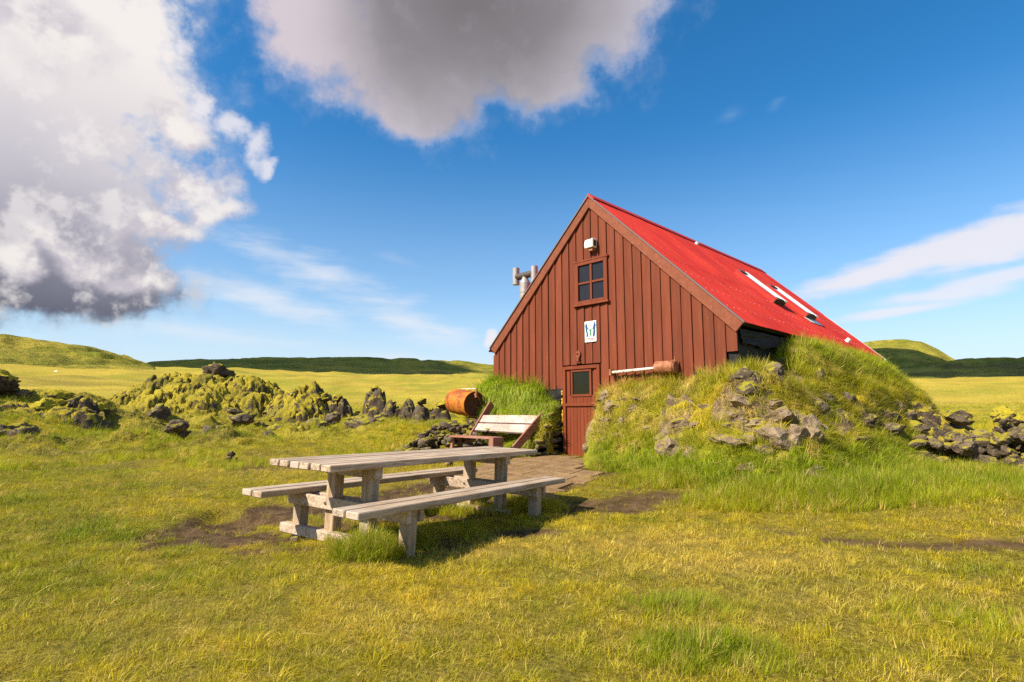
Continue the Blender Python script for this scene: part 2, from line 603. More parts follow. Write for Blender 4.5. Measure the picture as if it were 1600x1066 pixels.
def hit(px, py, near=3.0, far=26):
    """where the line of sight through a point of the picture first meets the ground or a bank"""
    r = bearing_ray(px, py)
    k = near * (far / near) ** np.linspace(0, 1, 700)
    P = r[None, :] * k[:, None]
    z = all_z(P[:, 0], P[:, 1])
    under = np.nonzero(P[:, 2] + CAM_Z <= z)[0]
    i = under[0] if len(under) else len(k) - 1
    return np.array([P[i, 0], P[i, 1], z[i]])


# ------------------------------------------------------------------ object helpers
def link(o, parent=None):
    COL.objects.link(o)
    if parent is not None:
        o.parent = parent
    return o


def tag(o, label=None, cat=None, group=None, kind=None):
    if label:
        o['label'] = label
    if cat:
        o['category'] = cat
    if group:
        o['group'] = group
    if kind:
        o['kind'] = kind
    return o


def empty(name, loc=(0, 0, 0), rz=0.0, parent=None):
    o = bpy.data.objects.new(name, None)
    o.empty_display_size = .2
    o.location = loc
    o.rotation_euler = (0, 0, rz)
    return link(o, parent)


def mesh_from(name, verts, faces, smooth=False):
    me = bpy.data.meshes.new(name)
    me.from_pydata([tuple(v) for v in verts], [], faces)
    me.update()
    if smooth:
        me.polygons.foreach_set('use_smooth', [True] * len(me.polygons))
    return me


def obj(name, me, mat, parent=None, loc=None, rot=None):
    o = bpy.data.objects.new(name, me)
    if mat is not None and len(me.materials) == 0:
        me.materials.append(mat)
    if loc is not None:
        o.location = loc
    if rot is not None:
        o.rotation_euler = rot
    return link(o, parent)


class MB:
    """collects shapes for ONE mesh"""
    def __init__(self):
        self.v = []
        self.f = []

    def poly(self, pts):
        b = len(self.v)
        self.v += [tuple(p) for p in pts]
        self.f.append(tuple(range(b, b + len(pts))))

    def prism(self, pts, off):
        """polygon pts (counter-clockwise seen against off) extruded by off"""
        n = len(pts)
        b = len(self.v)
        self.v += [tuple(p) for p in pts] + [tuple(np.add(p, off)) for p in pts]
        self.f.append(tuple(reversed(range(b, b + n))))
        self.f.append(tuple(range(b + n, b + 2 * n)))
        for i in range(n):
            j = (i + 1) % n
            self.f.append((b + i, b + j, b + n + j, b + n + i))
        return self

    def box(self, x0, x1, y0, y1, z0, z1):
        b = len(self.v)
        self.v += [(x0, y0, z0), (x1, y0, z0), (x1, y1, z0), (x0, y1, z0), (x0, y0, z1), (x1, y0, z1), (x1, y1, z1), (x0, y1, z1)]
        self.f += [tuple(b + i for i in q) for q in ((0, 3, 2, 1), (4, 5, 6, 7), (0, 1, 5, 4), (1, 2, 6, 5), (2, 3, 7, 6), (3, 0, 4, 7))]
        return self

    def tube(self, p0, p1, r0, r1=None, seg=14, cap=True):
        p0, p1 = np.array(p0, float), np.array(p1, float)
        r1 = r0 if r1 is None else r1
        ax = p1 - p0
        ax /= np.linalg.norm(ax)
        u = np.cross(ax, (0, 0, 1)) if abs(ax[2]) < .9 else np.cross(ax, (1, 0, 0))
        u /= np.linalg.norm(u)
        w = np.cross(ax, u)
        b = len(self.v)
        for p, r in ((p0, r0), (p1, r1)):
            for i in range(seg):
                a = 2 * math.pi * i / seg
                self.v.append(tuple(p + r * (math.cos(a) * u + math.sin(a) * w)))
        for i in range(seg):
            j = (i + 1) % seg
            self.f.append((b + i, b + j, b + seg + j, b + seg + i))
        if cap:
            self.f.append(tuple(b + i for i in reversed(range(seg))))
            self.f.append(tuple(b + seg + i for i in range(seg)))
        return self

    def lathe(self, prof, seg=32, axis='z'):
        """prof: list of (r, h)"""
        b = len(self.v)
        for r, h in prof:
            for i in range(seg):
                a = 2 * math.pi * i / seg
                p = (r * math.cos(a), r * math.sin(a), h)
                self.v.append(p if axis == 'z' else (p[0], p[2], p[1]) if axis == 'y' else (p[2], p[0], p[1]))
        for k in range(len(prof) - 1):
            for i in range(seg):
                j = (i + 1) % seg
                self.f.append((b + k * seg + i, b + k * seg + j, b + (k + 1) * seg + j, b + (k + 1) * seg + i))
        return self

    def mesh(self, name, bevel=0.0, smooth=False):
        bm = bmesh.new()
        vs = [bm.verts.new(v) for v in self.v]
        for f in self.f:
            try:
                bm.faces.new([vs[i] for i in f])
            except ValueError:
                pass
        bmesh.ops.recalc_face_normals(bm, faces=bm.faces)
        if bevel > 0:
            bmesh.ops.bevel(bm, geom=list(bm.edges), offset=bevel, segments=1, affect='EDGES', profile=.5)
        me = bpy.data.meshes.new(name)
        bm.to_mesh(me)
        bm.free()
        if smooth:
            me.polygons.foreach_set('use_smooth', [True] * len(me.polygons))
        return me

    def build(self, name, mat, parent=None, loc=None, rot=None, bevel=0.0, smooth=False):
        return obj(name, self.mesh(name, bevel, smooth), mat, parent, loc, rot)


# ------------------------------------------------------------------ materials
def mat(name):
    m = bpy.data.materials.new(name)
    m.use_nodes = True
    t = NT(m.node_tree)
    b = t.n['Principled BSDF']
    return m, t, b


def bump(t, b, height, strength=.4, dist=.02):
    bp = t.node('ShaderNodeBump')
    bp.inputs['Strength'].default_value = strength
    bp.inputs['Distance'].default_value = dist
    t.link(height, bp.inputs['Height'])
    t.link(bp.outputs[0], b.inputs['Normal'])


def objcoord(t):
    return t.node('ShaderNodeTexCoord').outputs['Object']


def objrand(t):
    return t.node('ShaderNodeObjectInfo').outputs['Random']


def mat_paint_wood(name, base, worn, scale=(9, 9, .7), wear=.62, rough=.62, spread=.12):
    """painted timber, grain along local z"""
    m, t, b = mat(name)
    rnd = objrand(t)
    vec = t.vmath('ADD', objcoord(t), t.vmath('SCALE', (7.1, 3.3, 5.9), scale=rnd))
    g = t.noise(t.mapping(vec, scale=tuple(s * 4 for s in scale)), 1, 6, .6)
    g2 = t.noise(t.mapping(vec, scale=scale), 1.4, 4, .55)
    spots = t.noise(t.mapping(vec, scale=(1, 1, .45)), 22, 3, .6)
    c = t.mix(t.smooth(g2, .3, .75), tuple(v * .84 for v in base), tuple(v * 1.12 for v in base))
    c = t.mix(t.math('MULTIPLY', t.smooth(g, .45, .75), .35), c, tuple(v * .66 for v in base))
    c = t.mix(t.math('MULTIPLY', t.smooth(t.math('ADD', t.math('MULTIPLY', spots, .7), t.math('MULTIPLY', g2, .35)), wear, wear + .12), .75), c, worn)
    v = t.math('ADD', 1 - spread, t.math('MULTIPLY', rnd, 2 * spread))
    hs = t.node('ShaderNodeHueSaturation')
    t.link(c, hs.inputs['Color'])
    t.link(v, hs.inputs['Value'])
    t.link(hs.outputs[0], b.inputs['Base Color'])
    b.inputs['Roughness'].default_value = rough
    b.inputs['Specular IOR Level'].default_value = .14
    bump(t, b, t.math('ADD', g, t.math('MULTIPLY', g2, .6)), .35, .006)
    return m


def mat_bare_wood(name, light, dark, grey, scale=(14, .9, 14), rough=.75):
    """weathered bare timber, grain along local y"""
    m, t, b = mat(name)
    rnd = objrand(t)
    vec = t.vmath('ADD', objcoord(t), t.vmath('SCALE', (17.1, 13.3, 5.9), scale=rnd))
    g = t.noise(t.mapping(vec, scale=tuple(s * 2.4 for s in scale)), 1, 7, .65, distortion=.4)
    g2 = t.noise(vec, 2.2, 5, .6)
    crack = t.noise(t.mapping(vec, scale=(60, 1.6, 60)), 1, 3, .5)
    vor = t.node('ShaderNodeTexVoronoi')
    t.link(t.mapping(vec, scale=(5, 1.9, 5)), vor.inputs['Vector'])
    knot = t.smooth(vor.outputs['Distance'], .13, .03)
    c = t.mix(t.smooth(g, .32, .7), dark, light)
    c = t.mix(t.math('MULTIPLY', t.smooth(g2, .42, .66), .8), c, grey)
    c = t.mix(t.math('MULTIPLY', t.smooth(crack, .62, .72), .7), c, tuple(v * .35 for v in dark))
    c = t.mix(t.math('MULTIPLY', knot, .6), c, tuple(v * .45 for v in dark))
    v = t.math('ADD', .88, t.math('MULTIPLY', rnd, .24))
    hs = t.node('ShaderNodeHueSaturation')
    t.link(c, hs.inputs['Color'])
    t.link(v, hs.inputs['Value'])
    t.link(hs.outputs[0], b.inputs['Base Color'])
    b.inputs['Roughness'].default_value = rough
    b.inputs['Specular IOR Level'].default_value = .25
    bump(t, b, t.math('SUBTRACT', g, t.math('MULTIPLY', t.smooth(crack, .58, .72), 1.2)), .45, .006)
    return m


def mat_rock(name, c1, c2, pale, moss, moss_lo=.55, scale=3.0, moss_amt=1.0, bumpd=.06, moss2=None):
    m, t, b = mat(name)
    rnd = objrand(t)
    geo = t.node('ShaderNodeNewGeometry')
    pos = geo.outputs['Position']
    n1 = t.noise(pos, scale, 6, .62)
    n2 = t.noise(pos, scale * 6, 5, .65)
    n3 = t.noise(pos, scale * 1.3 + .7, 4, .6)
    n4 = t.noise(pos, .55, 3, .6)
    c = t.mix(t.smooth(n1, .35, .66), c1, c2)
    c = t.mix(t.math('MULTIPLY', t.smooth(n2, .56, .72), .7), c, pale)
    c = t.mix(t.math('MULTIPLY', t.smooth(n2, .45, .30), .5), c, tuple(v * .4 for v in c1))
    sp = t.node('ShaderNodeSeparateXYZ')
    t.link(geo.outputs['Normal'], sp.inputs[0])
    up = t.math('ADD', t.math('MULTIPLY', sp.outputs[2], .5), t.math('ADD', t.math('MULTIPLY', n3, .9), t.math('MULTIPLY', t.math('SUBTRACT', rnd, .5), .25)))
    mk = t.math('MULTIPLY', t.smooth(up, moss_lo + .25, moss_lo + .38), moss_amt)
    mc = t.mix(n2, tuple(v * .55 for v in moss), tuple(v * 1.35 for v in moss))
    if moss2:
        mc = t.mix(t.math('MULTIPLY', t.smooth(n4, .42, .62), .85), mc, t.mix(n2, tuple(v * .5 for v in moss2), tuple(v * 1.4 for v in moss2)))
    c = t.mix(mk, c, mc)
    t.link(c, b.inputs['Base Color'])
    b.inputs['Roughness'].default_value = .92
    b.inputs['Specular IOR Level'].default_value = .15
    bump(t, b, t.math('ADD', n2, t.math('MULTIPLY', t.noise(pos, scale * 16, 3, .6), .5)), .8, bumpd)
    return m


def mat_plain(name, col, rough=.6, metal=0.0, var=.25, scale=6.0, spec=.4):
    m, t, b = mat(name)
    n = t.noise(objcoord(t), scale, 5, .6)
    c = t.mix(n, tuple(v * (1 - var) for v in col), tuple(min(v * (1 + var), 1) for v in col))
    t.link(c, b.inputs['Base Color'])
    b.inputs['Roughness'].default_value = rough
    b.inputs['Metallic'].default_value = metal
    b.inputs['Specular IOR Level'].default_value = spec
    bump(t, b, n, .15, .01)
    return m


def mat_rust(name, paint, rust, dark, amount=.5, scale=5.0):
    m, t, b = mat(name)
    v = objcoord(t)
    n = t.noise(v, scale, 7, .68)
    n2 = t.noise(v, scale * 5, 4, .6)
    st = t.noise(t.mapping(v, scale=(1, 1, 4)), scale * .6, 5, .6)
    f = t.math('ADD', t.math('MULTIPLY', n, .6), t.math('MULTIPLY', st, .4))
    c = t.mix(t.smooth(f, amount - .06, amount + .05), paint, rust)
    c = t.mix(t.smooth(t.math('ADD', n, t.math('MULTIPLY', n2, .3)), amount + .18, amount + .34), c, dark)
    t.link(c, b.inputs['Base Color'])
    b.inputs['Roughness'].default_value = .7
    b.inputs['Specular IOR Level'].default_value = .3
    bump(t, b, t.math('ADD', n, n2), .35, .01)
    return m


def mat_terrain():
    m, t, b = mat('turf_ground')
    geo = t.node('ShaderNodeNewGeometry')
    pos = geo.outputs['Position']
    at = t.node('ShaderNodeAttribute', attribute_name='tint')
    at2 = t.node('ShaderNodeAttribute', attribute_name='soil')
    fine = t.noise(pos, 34, 5, .7)
    mid = t.noise(pos, 5.5, 6, .65)
    big = t.noise(pos, .7, 6, .65)
    c = t.mix(t.smooth(mid, .32, .7), t.mix(1.0, at.outputs['Color'], (.62, .62, .52, 1), 'MULTIPLY'), t.mix(1.0, at.outputs['Color'], (1.28, 1.22, 1.25, 1), 'MULTIPLY'))
    c = t.mix(t.math('MULTIPLY', t.smooth(fine, .42, .28), .55), c, t.mix(1.0, at.outputs['Color'], (.50, .50, .42, 1), 'MULTIPLY'))
    c = t.mix(t.math('MULTIPLY', t.smooth(fine, .60, .75), .45), c, (.46, .34, .11, 1))
    c = t.mix(t.math('MULTIPLY', t.smooth(big, .52, .72), .30), c, (.36, .25, .06, 1))
    soilc = t.mix(t.smooth(mid, .3, .7), (.058, .034, .016, 1), (.165, .100, .048, 1))
    soilc = t.mix(t.math('MULTIPLY', t.smooth(fine, .58, .72), .6), soilc, (.26, .18, .09, 1))
    soilc = t.mix(t.math('MULTIPLY', t.smooth(fine, .42, .30), .7), soilc, (.03, .018, .01, 1))
    sm = t.smooth(t.math('ADD', at2.outputs['Fac'], t.math('ADD', t.math('MULTIPLY', t.math('SUBTRACT', mid, .5), .9), t.math('MULTIPLY', t.math('SUBTRACT', fine, .5), .9))), .14, .58)
    th = t.node('ShaderNodeAttribute', attribute_name='thatch_shade')
    thc = t.mix(t.smooth(fine, .35, .68), (.070, .052, .012, 1), (.28, .205, .042, 1))  # brown thatch, darkened to carry the shade between the blades
    c = t.mix(th.outputs['Fac'], c, thc)
    c = t.mix(sm, c, soilc)
    cr = t.node('ShaderNodeAttribute', attribute_name='crag')
    cn = t.noise(pos, 2.6, 6, .65)
    rockc = t.mix(t.smooth(cn, .35, .65), (.100, .066, .040, 1), (.330, .230, .140, 1))
    rockc = t.mix(t.math('MULTIPLY', t.smooth(fine, .55, .70), .7), rockc, (.50, .38, .25, 1))
    rockc = t.mix(t.math('MULTIPLY', t.smooth(fine, .44, .32), .7), rockc, (.045, .032, .022, 1))
    rm = t.smooth(t.math('ADD', cr.outputs['Fac'], t.math('MULTIPLY', t.math('SUBTRACT', mid, .5), 1.5)), .38, .58)
    c = t.mix(rm, c, rockc)
    t.link(c, b.inputs['Base Color'])
    b.inputs['Roughness'].default_value = .95
    b.inputs['Specular IOR Level'].default_value = .1
    bump(t, b, t.math('ADD', t.math('MULTIPLY', fine, .6), mid), .9, .06)
    return m


def mat_hill():
    m, t, b = mat('hill_turf')
    geo = t.node('ShaderNodeNewGeometry')
    pos = geo.outputs['Position']
    n = t.noise(pos, .018, 9, .66)
    n2 = t.noise(pos, .12, 7, .7)
    n3 = t.noise(t.mapping(pos, scale=(1, 1, 4)), .010, 7, .65, distortion=.6)
    c = t.mix(t.smooth(n, .40, .62), (.205, .195, .024, 1), (.43, .325, .050, 1))
    c = t.mix(t.math('MULTIPLY', t.smooth(n2, .50, .66), .6), c, (.120, .128, .020, 1))
    c = t.mix(t.math('MULTIPLY', t.smooth(n3, .54, .64), .7), c, (.150, .105, .040, 1))
    c = t.mix(t.math('MULTIPLY', t.smooth(n3, .44, .34), .5), c, (.30, .30, .030, 1))
    t.link(c, b.inputs['Base Color'])
    b.inputs['Roughness'].default_value = .95
    b.inputs['Specular IOR Level'].default_value = .05
    bump(t, b, t.math('ADD', n2, n), .9, 5.0)
    return m


def mat_grass():
    m, t, b = mat('grass_blades')
    t.n.remove(b)
    tint = t.node('ShaderNodeAttribute', attribute_name='tint', attribute_type='INSTANCER')
    bl = t.node('ShaderNodeAttribute', attribute_name='bl')
    v = t.math('ADD', .62, t.math('MULTIPLY', bl.outputs['Fac'], .80))
    c = t.vmath('SCALE', tint.outputs['Color'], scale=v)
    straw = t.smooth(bl.outputs['Fac'], .88, .93)
    c = t.mix(t.math('MULTIPLY', straw, .6), c, (.58, .43, .15, 1))
    d = t.node('ShaderNodeBsdfDiffuse')
    tr = t.node('ShaderNodeBsdfTranslucent')
    gl = t.node('ShaderNodeBsdfGlossy')
    gl.inputs['Roughness'].default_value = .45
    gl.inputs['Color'].default_value = (.9, .95, .8, 1)
    t.link(c, d.inputs[0])
    t.link(t.mix(1.0, c, (1.1, 1.12, .8, 1), 'MULTIPLY'), tr.inputs[0])
    m1 = t.node('ShaderNodeMixShader')
    m1.inputs[0].default_value = .42
    t.link(d.outputs[0], m1.inputs[1])
    t.link(tr.outputs[0], m1.inputs[2])
    m2 = t.node('ShaderNodeMixShader')
    m2.inputs[0].default_value = .012
    t.link(m1.outputs[0], m2.inputs[1])
    t.link(gl.outputs[0], m2.inputs[2])
    t.link(m2.outputs[0], t.n['Material Output'].inputs[0])
    return m


def mat_roof():
    m, t, b = mat('red_roof_paint')
    rnd = objrand(t)
    v = objcoord(t)
    n = t.noise(v, 1.1, 6, .6)
    st = t.noise(t.mapping(v, scale=(1, 9, 1)), .8, 5, .6)
    fine = t.noise(v, 40, 3, .6)
    c = t.mix(t.smooth(n, .3, .7), (.40, .023, .016, 1), (.51, .036, .023, 1))
    c = t.mix(t.math('MULTIPLY', t.smooth(st, .50, .68), .55), c, (.54, .064, .024, 1))
    c = t.mix(t.math('MULTIPLY', t.smooth(t.noise(v, 6, 5, .7), .62, .74), .45), c, (.28, .024, .018, 1))
    c = t.mix(t.math('MULTIPLY', t.smooth(fine, .68, .76), .18), c, (.66, .22, .17, 1))
    hs = t.node('ShaderNodeHueSaturation')
    t.link(c, hs.inputs['Color'])
    t.link(t.math('ADD', .93, t.math('MULTIPLY', rnd, .14)), hs.inputs['Value'])
    t.link(hs.outputs[0], b.inputs['Base Color'])
    b.inputs['Roughness'].default_value = .55
    b.inputs['Specular IOR Level'].default_value = .16
    return m


M = dict(
    board=mat_paint_wood('brown_board_paint', (.170, .0425, .0200), (.36, .16, .09), wear=.66),
    rake=mat_paint_wood('rake_board_paint', (.215, .065, .033), (.40, .22, .15), scale=(9, 9, 9), wear=.64),
    trim=mat_paint_wood('window_trim_paint', (.185, .044, .019), (.40, .20, .13), wear=.70),
    door=mat_paint_wood('door_paint', (.190, .042, .017), (.38, .18, .11), wear=.74, spread=.05),
    tablewood=mat_bare_wood('weathered_table_wood', (.58, .43, .31), (.25, .17, .105), (.48, .385, .30)),
    postwood=mat_bare_wood('weathered_post_wood', (.50, .36, .23), (.27, .18, .105), (.40, .31, .22), scale=(12, 12, .9)),
    pinkwood=mat_bare_wood('flaked_white_paint_wood', (.62, .47, .40), (.42, .24, .18), (.68, .58, .52)),
    stainwood=mat_bare_wood('faded_red_stained_wood', (.36, .15, .10), (.20, .075, .045), (.33, .17, .13), scale=(12, 1.0, 12)),
    roof=mat_roof(),
    steel=mat_plain('flue_steel', (.34, .31, .29), .5, .35, .3, 9),
    darksteel=mat_plain('cowl_steel', (.075, .060, .055), .6, .2, .3, 12),
    zinc=mat_plain('zinc_flashing', (.60, .60, .60), .45, .4, .15, 5),
    verge=mat_plain('dull_verge_metal', (.16, .11, .10), .6, 0, .2, 5),
    white=mat_plain('white_enamel', (.80, .79, .75), .45, 0, .06, 8),
    felt=mat_plain('black_felt', (.014, .013, .013), .7, 0, .4, 7, .2),
    rust=mat_rust('rusty_iron', (.36, .15, .075), (.25, .085, .035), (.10, .04, .02), .5, 9),
    pipe=mat_rust('flaking_white_pipe', (.72, .62, .54), (.36, .13, .06), (.14, .05, .025), .56, 11),
    barrel=mat_rust('orange_barrel_paint', (.48, .155, .013), (.30, .072, .013), (.17, .045, .013), .50, 5.0),
    barrelend=mat_rust('dark_rust', (.085, .030, .016), (.14, .045, .018), (.045, .017, .011), .55, 7),
    lava=mat_rock('mossy_lava', (.062, .044, .030), (.150, .110, .076), (.30, .24, .18), (.42, .335, .026), .30, 1.6, bumpd=.12),
    lavamoss=mat_rock('moss_cushions', (.060, .042, .027), (.145, .105, .070), (.28, .22, .15), (.46, .355, .032), .44, 2.2, bumpd=.14, moss2=(.25, .205, .030)),
    lavadry=mat_rock('dark_lava_stone', (.070, .049, .033), (.180, .132, .092), (.36, .29, .22), (.33, .28, .026), .55, 3.2),
    ruin=mat_rock('brown_wall_stone', (.080, .056, .037), (.190, .138, .092), (.36, .28, .20), (.32, .265, .028), .46, 3.0),
    lavafield=mat_rock('lava_field_heath', (.060, .042, .026), (.150, .105, .066), (.28, .21, .14), (.36, .285, .030), .40, 1.7, bumpd=.16, moss2=(.200, .165, .030)),
    stone=mat_rock('pale_wall_stone', (.17, .112, .068), (.37, .265, .170), (.60, .48, .345), (.33, .27, .030), .56, 3.4),
    slab=mat_rock('brown_paving', (.19, .115, .056), (.28, .175, .088), (.34, .23, .13), (.22, .18, .03), .95, 3.0, .3, .02),
    ground=mat_terrain(),
    hill=mat_hill(),
    grass=mat_grass(),
    foam=mat_plain('yellow_foam', (.62, .30, .02), .9, 0, .4, 30),
    black=mat_plain('black_rubber', (.015, .015, .016), .6, 0, .2, 7),
    navy=mat_plain('navy_print', (.016, .075, .20), .5, 0, .05, 7),
    greenp=mat_plain('green_print', (.02, .20, .07), .5, 0, .05, 7),
    yellowp=mat_plain('yellow_print', (.80, .66, .18), .5, 0, .05, 7),
    redp=mat_plain('red_print', (.50, .045, .06), .5, 0, .05, 7),
)


def mat_glass(name, tintc, rough=.05):
    m, t, b = mat(name)
    n = t.noise(objcoord(t), 3.0, 4, .6)
    t.link(t.mix(n, tuple(v * .7 for v in tintc), tuple(v * 1.4 for v in tintc)), b.inputs['Base Color'])
    b.inputs['Roughness'].default_value = rough
    b.inputs['Specular IOR Level'].default_value = .22
    return m


M['pane'] = mat_glass('dark_window_glass', (.020, .018, .022))
M['doorpane'] = mat_glass('dusty_door_glass', (.014, .014, .007), .12)
M['skyglass'] = mat_glass('skylight_glass', (.10, .11, .12), .06)


def mat_cloud():
    m, t, b = mat('cloud_white')
    b.inputs['Base Color'].default_value = (.85, .85, .86, 1)
    n = t.noise(t.node('ShaderNodeNewGeometry').outputs['Position'], .03, 4, .6)
    t.link(t.mix(n, (.78, .78, .80), (.9, .9, .9)), b.inputs['Base Color'])
    b.inputs['Roughness'].default_value = 1
    b.inputs['Specular IOR Level'].default_value = 0
    return m


M['cloud'] = mat_cloud()

# ------------------------------------------------------------------ ground colour (sward colours; far patches also carry fold shading)
GREEN_SPOTS = []
for px, py, rx, ry, a in [(1060, 940, .55, .30, .9), (1100, 1010, .55, .35, .9), (1000, 905, .4, .2, .6), (60, 760, 2.2, 1.2, .65), (150, 720, 2.4, 1.6, .5),
                          (570, 870, .45, .30, .9), (620, 850, .5, .35, .8), (780, 790, 1.4, .5, .8), (1480, 950, .6, .4, .55), (40, 900, .7, .5, .7), (150, 1000, .6, .4, .6), (330, 930, .4, .3, .6), (480, 1020, .5, .3, .5), (700, 980, .4, .2, .4), (1350, 1010, .6, .3, .5), (1250, 1040, .4, .2, .6), (1350, 800, 1.6, 1.0, .9),
                          (1500, 790, 1.6, 1.2, .9), (1180, 790, 1.5, .6, .9), (1000, 760, 1.3, .7, .9), (1120, 770, 1.4, .6, .9), (1450, 730, 2.2, 1.8, .75), (1580, 960, .5, .5, .5),
                          (640, 690, 1.6, 1.0, .7), (540, 690, 1.2, .8, .6), (250, 900, .5, .3, .5), (330, 640, 3, 2, .5)]:
    x_, y_ = flat_at(px, py, -1.17 if py > 740 else -1.0)
    GREEN_SPOTS.append((x_, y_, rx, ry, a))
STRAW_SPOTS = []
for px, py, rx, ry, a in [(1000, 850, 1.1, .5, .75), (1150, 880, 1.2, .45, .65), (760, 860, .9, .35, .6), (600, 960, .8, .4, .35), (300, 960, 1.0, .5, .25), (420, 750, 1.6, .8, .45), (250, 760, 1.2, .6, .3),
                          (1280, 930, .9, .4, .45)]:
    x_, y_ = flat_at(px, py)
    STRAW_SPOTS.append((x_, y_, rx, ry, a))
C_YEL = np.array([.670, .500, .024])
C_GRN = np.array([.180, .235, .008])
C_LUSH = np.array([.310, .375, .011])
C_OLV = np.array([.395, .350, .013])
C_STR = np.array([.720, .510, .140])
C_FAR = np.array([.420, .320, .042])


def sward(x, y):
    n = fbm(x * .8, y * .8, 20.1, 5, .58)
    n2 = fbm(x * 3.1, y * 3.1, 24.1, 5, .7)
    n3 = fbm(x * .16, y * .16, 28.7, 4, .6)
    r = np.hypot(x, y)
    az = np.arctan2(x, np.maximum(y, .1))
    g = np.clip(.42 + .75 * n + .85 * n2 + .45 * n3 + .22 * sstep(-.25, -.6, az) * (r < 30) - .10 * np.exp(-((az - .1) / .3) ** 2) * (r < 7), 0, 1)
    sy = np.zeros(np.shape(x))
    for cx, cy, rx, ry, a in GREEN_SPOTS:
        g = np.maximum(g, a * 1.15 * np.exp(-gauss(x, y, cx, cy, rx, ry, .2)) + .25 * n2)
    for cx, cy, rx, ry, a in STRAW_SPOTS:
        sy = np.maximum(sy, a * np.exp(-gauss(x, y, cx, cy, rx, ry, .2)) + .2 * n2)
    sy = np.maximum(sy, .75 * sstep(.14, .5, fbm(x * 1.9, y * 1.9, 33.0, 5, .68)))
    g = np.clip(g, 0, 1)[..., None]
    sy = np.clip(sy, 0, 1)[..., None]
    c = np.where(g < .5, C_YEL + (C_OLV - C_YEL) * g * 2, C_OLV + (C_GRN - C_OLV) * (g - .5) * 2)
    c = c * (1 - sy) + C_STR * sy * .8 + c * sy * .2
    heath = (sstep(.0, .26, fbm(x * .55, y * .55, 55.5, 5, .68)) * sstep(8, 13, r) * (1 - sstep(45, 90, r)))[..., None]
    c = c * (1 - .80 * heath) + np.array([.135, .110, .022]) * .80 * heath
    bright = (sstep(.10, .40, fbm(x * .30, y * .30, 88.5, 4, .6)) * sstep(9, 14, r) * (1 - sstep(45, 90, r)))[..., None]
    c = c * (1 - .4 * bright) + C_LUSH * 1.1 * .4 * bright
    far = sstep(28, 70, r)[..., None]
    fz = sstep(-.05, .35, fbm(x * .035, y * .035, 3.3, 5, .62))[..., None]
    fz2 = sstep(.05, .4, fbm(x * .012, y * .02, 13.3, 5, .62))[..., None]
    cf = C_FAR * (1 + .45 * n3[..., None] + .2 * n[..., None])
    cf = cf * (1 - .8 * fz) + np.array([.245, .255, .024]) * .8 * fz  # green and brown patches also stand in for the folds' faint shading
    cf = cf * (1 - .6 * fz2) + np.array([.190, .160, .034]) * .6 * fz2
    c = c * (1 - far) + cf * far
    return np.clip(c, .004, 1)


def set_color(me, name, cols):
    a = me.attributes.new(name, 'FLOAT_COLOR', 'POINT')
    cc = np.ones((len(cols), 4), np.float32)
    cc[:, :3] = cols
    a.data.foreach_set('color', cc.ravel())


def set_float(me, name, vals):
    a = me.attributes.new(name, 'FLOAT', 'POINT')
    a.data.foreach_set('value', np.asarray(vals, np.float32))


def grid_mesh(name, X, Y, Z, keep=None):
    ny, nx = X.shape
    v = np.stack([X, Y, Z], -1).reshape(-1, 3)
    i = np.arange(ny * nx).reshape(ny, nx)
    q = np.stack([i[:-1, :-1], i[:-1, 1:], i[1:, 1:], i[1:, :-1]], -1).reshape(-1, 4)
    if keep is not None:
        q = q[keep.reshape(-1)]
    me = bpy.data.meshes.new(name)
    me.vertices.add(len(v))
    me.vertices.foreach_set('co', v.astype(np.float32).ravel())
    me.loops.add(q.size)
    me.loops.foreach_set('vertex_index', q.astype(np.int32).ravel())
    me.polygons.add(len(q))
    me.polygons.foreach_set('loop_start', (np.arange(len(q)) * 4).astype(np.int32))
    me.polygons.foreach_set('loop_total', np.full(len(q), 4, np.int32))
    me.update()
    me.polygons.foreach_set('use_smooth', [True] * len(q))
    return me


# ------------------------------------------------------------------ the ground sheet
def build_ground():
    N = 680
    k = 8.0
    c = 4200 / math.sinh(k)
    u = np.linspace(-1, 1, N)
    xs = c * np.sinh(k * u)
    ys = 6.0 + c * np.sinh(k * u)
    X, Y = np.meshgrid(xs, ys)
    Z = ground_z(X, Y)
    me = grid_mesh('ground', X, Y, Z)
    xf, yf = X.ravel(), Y.ravel()
    set_color(me, 'tint', sward(xf, yf))
    set_float(me, 'soil', soil_mask(xf, yf))
    set_float(me, 'thatch_shade', .80 * (1 - sstep(9, 26, np.hypot(xf, yf))))  # shade under the near tufts put into the ground colour, fading with distance
    tag(obj('ground', me, M['ground']), kind='structure')


build_ground()


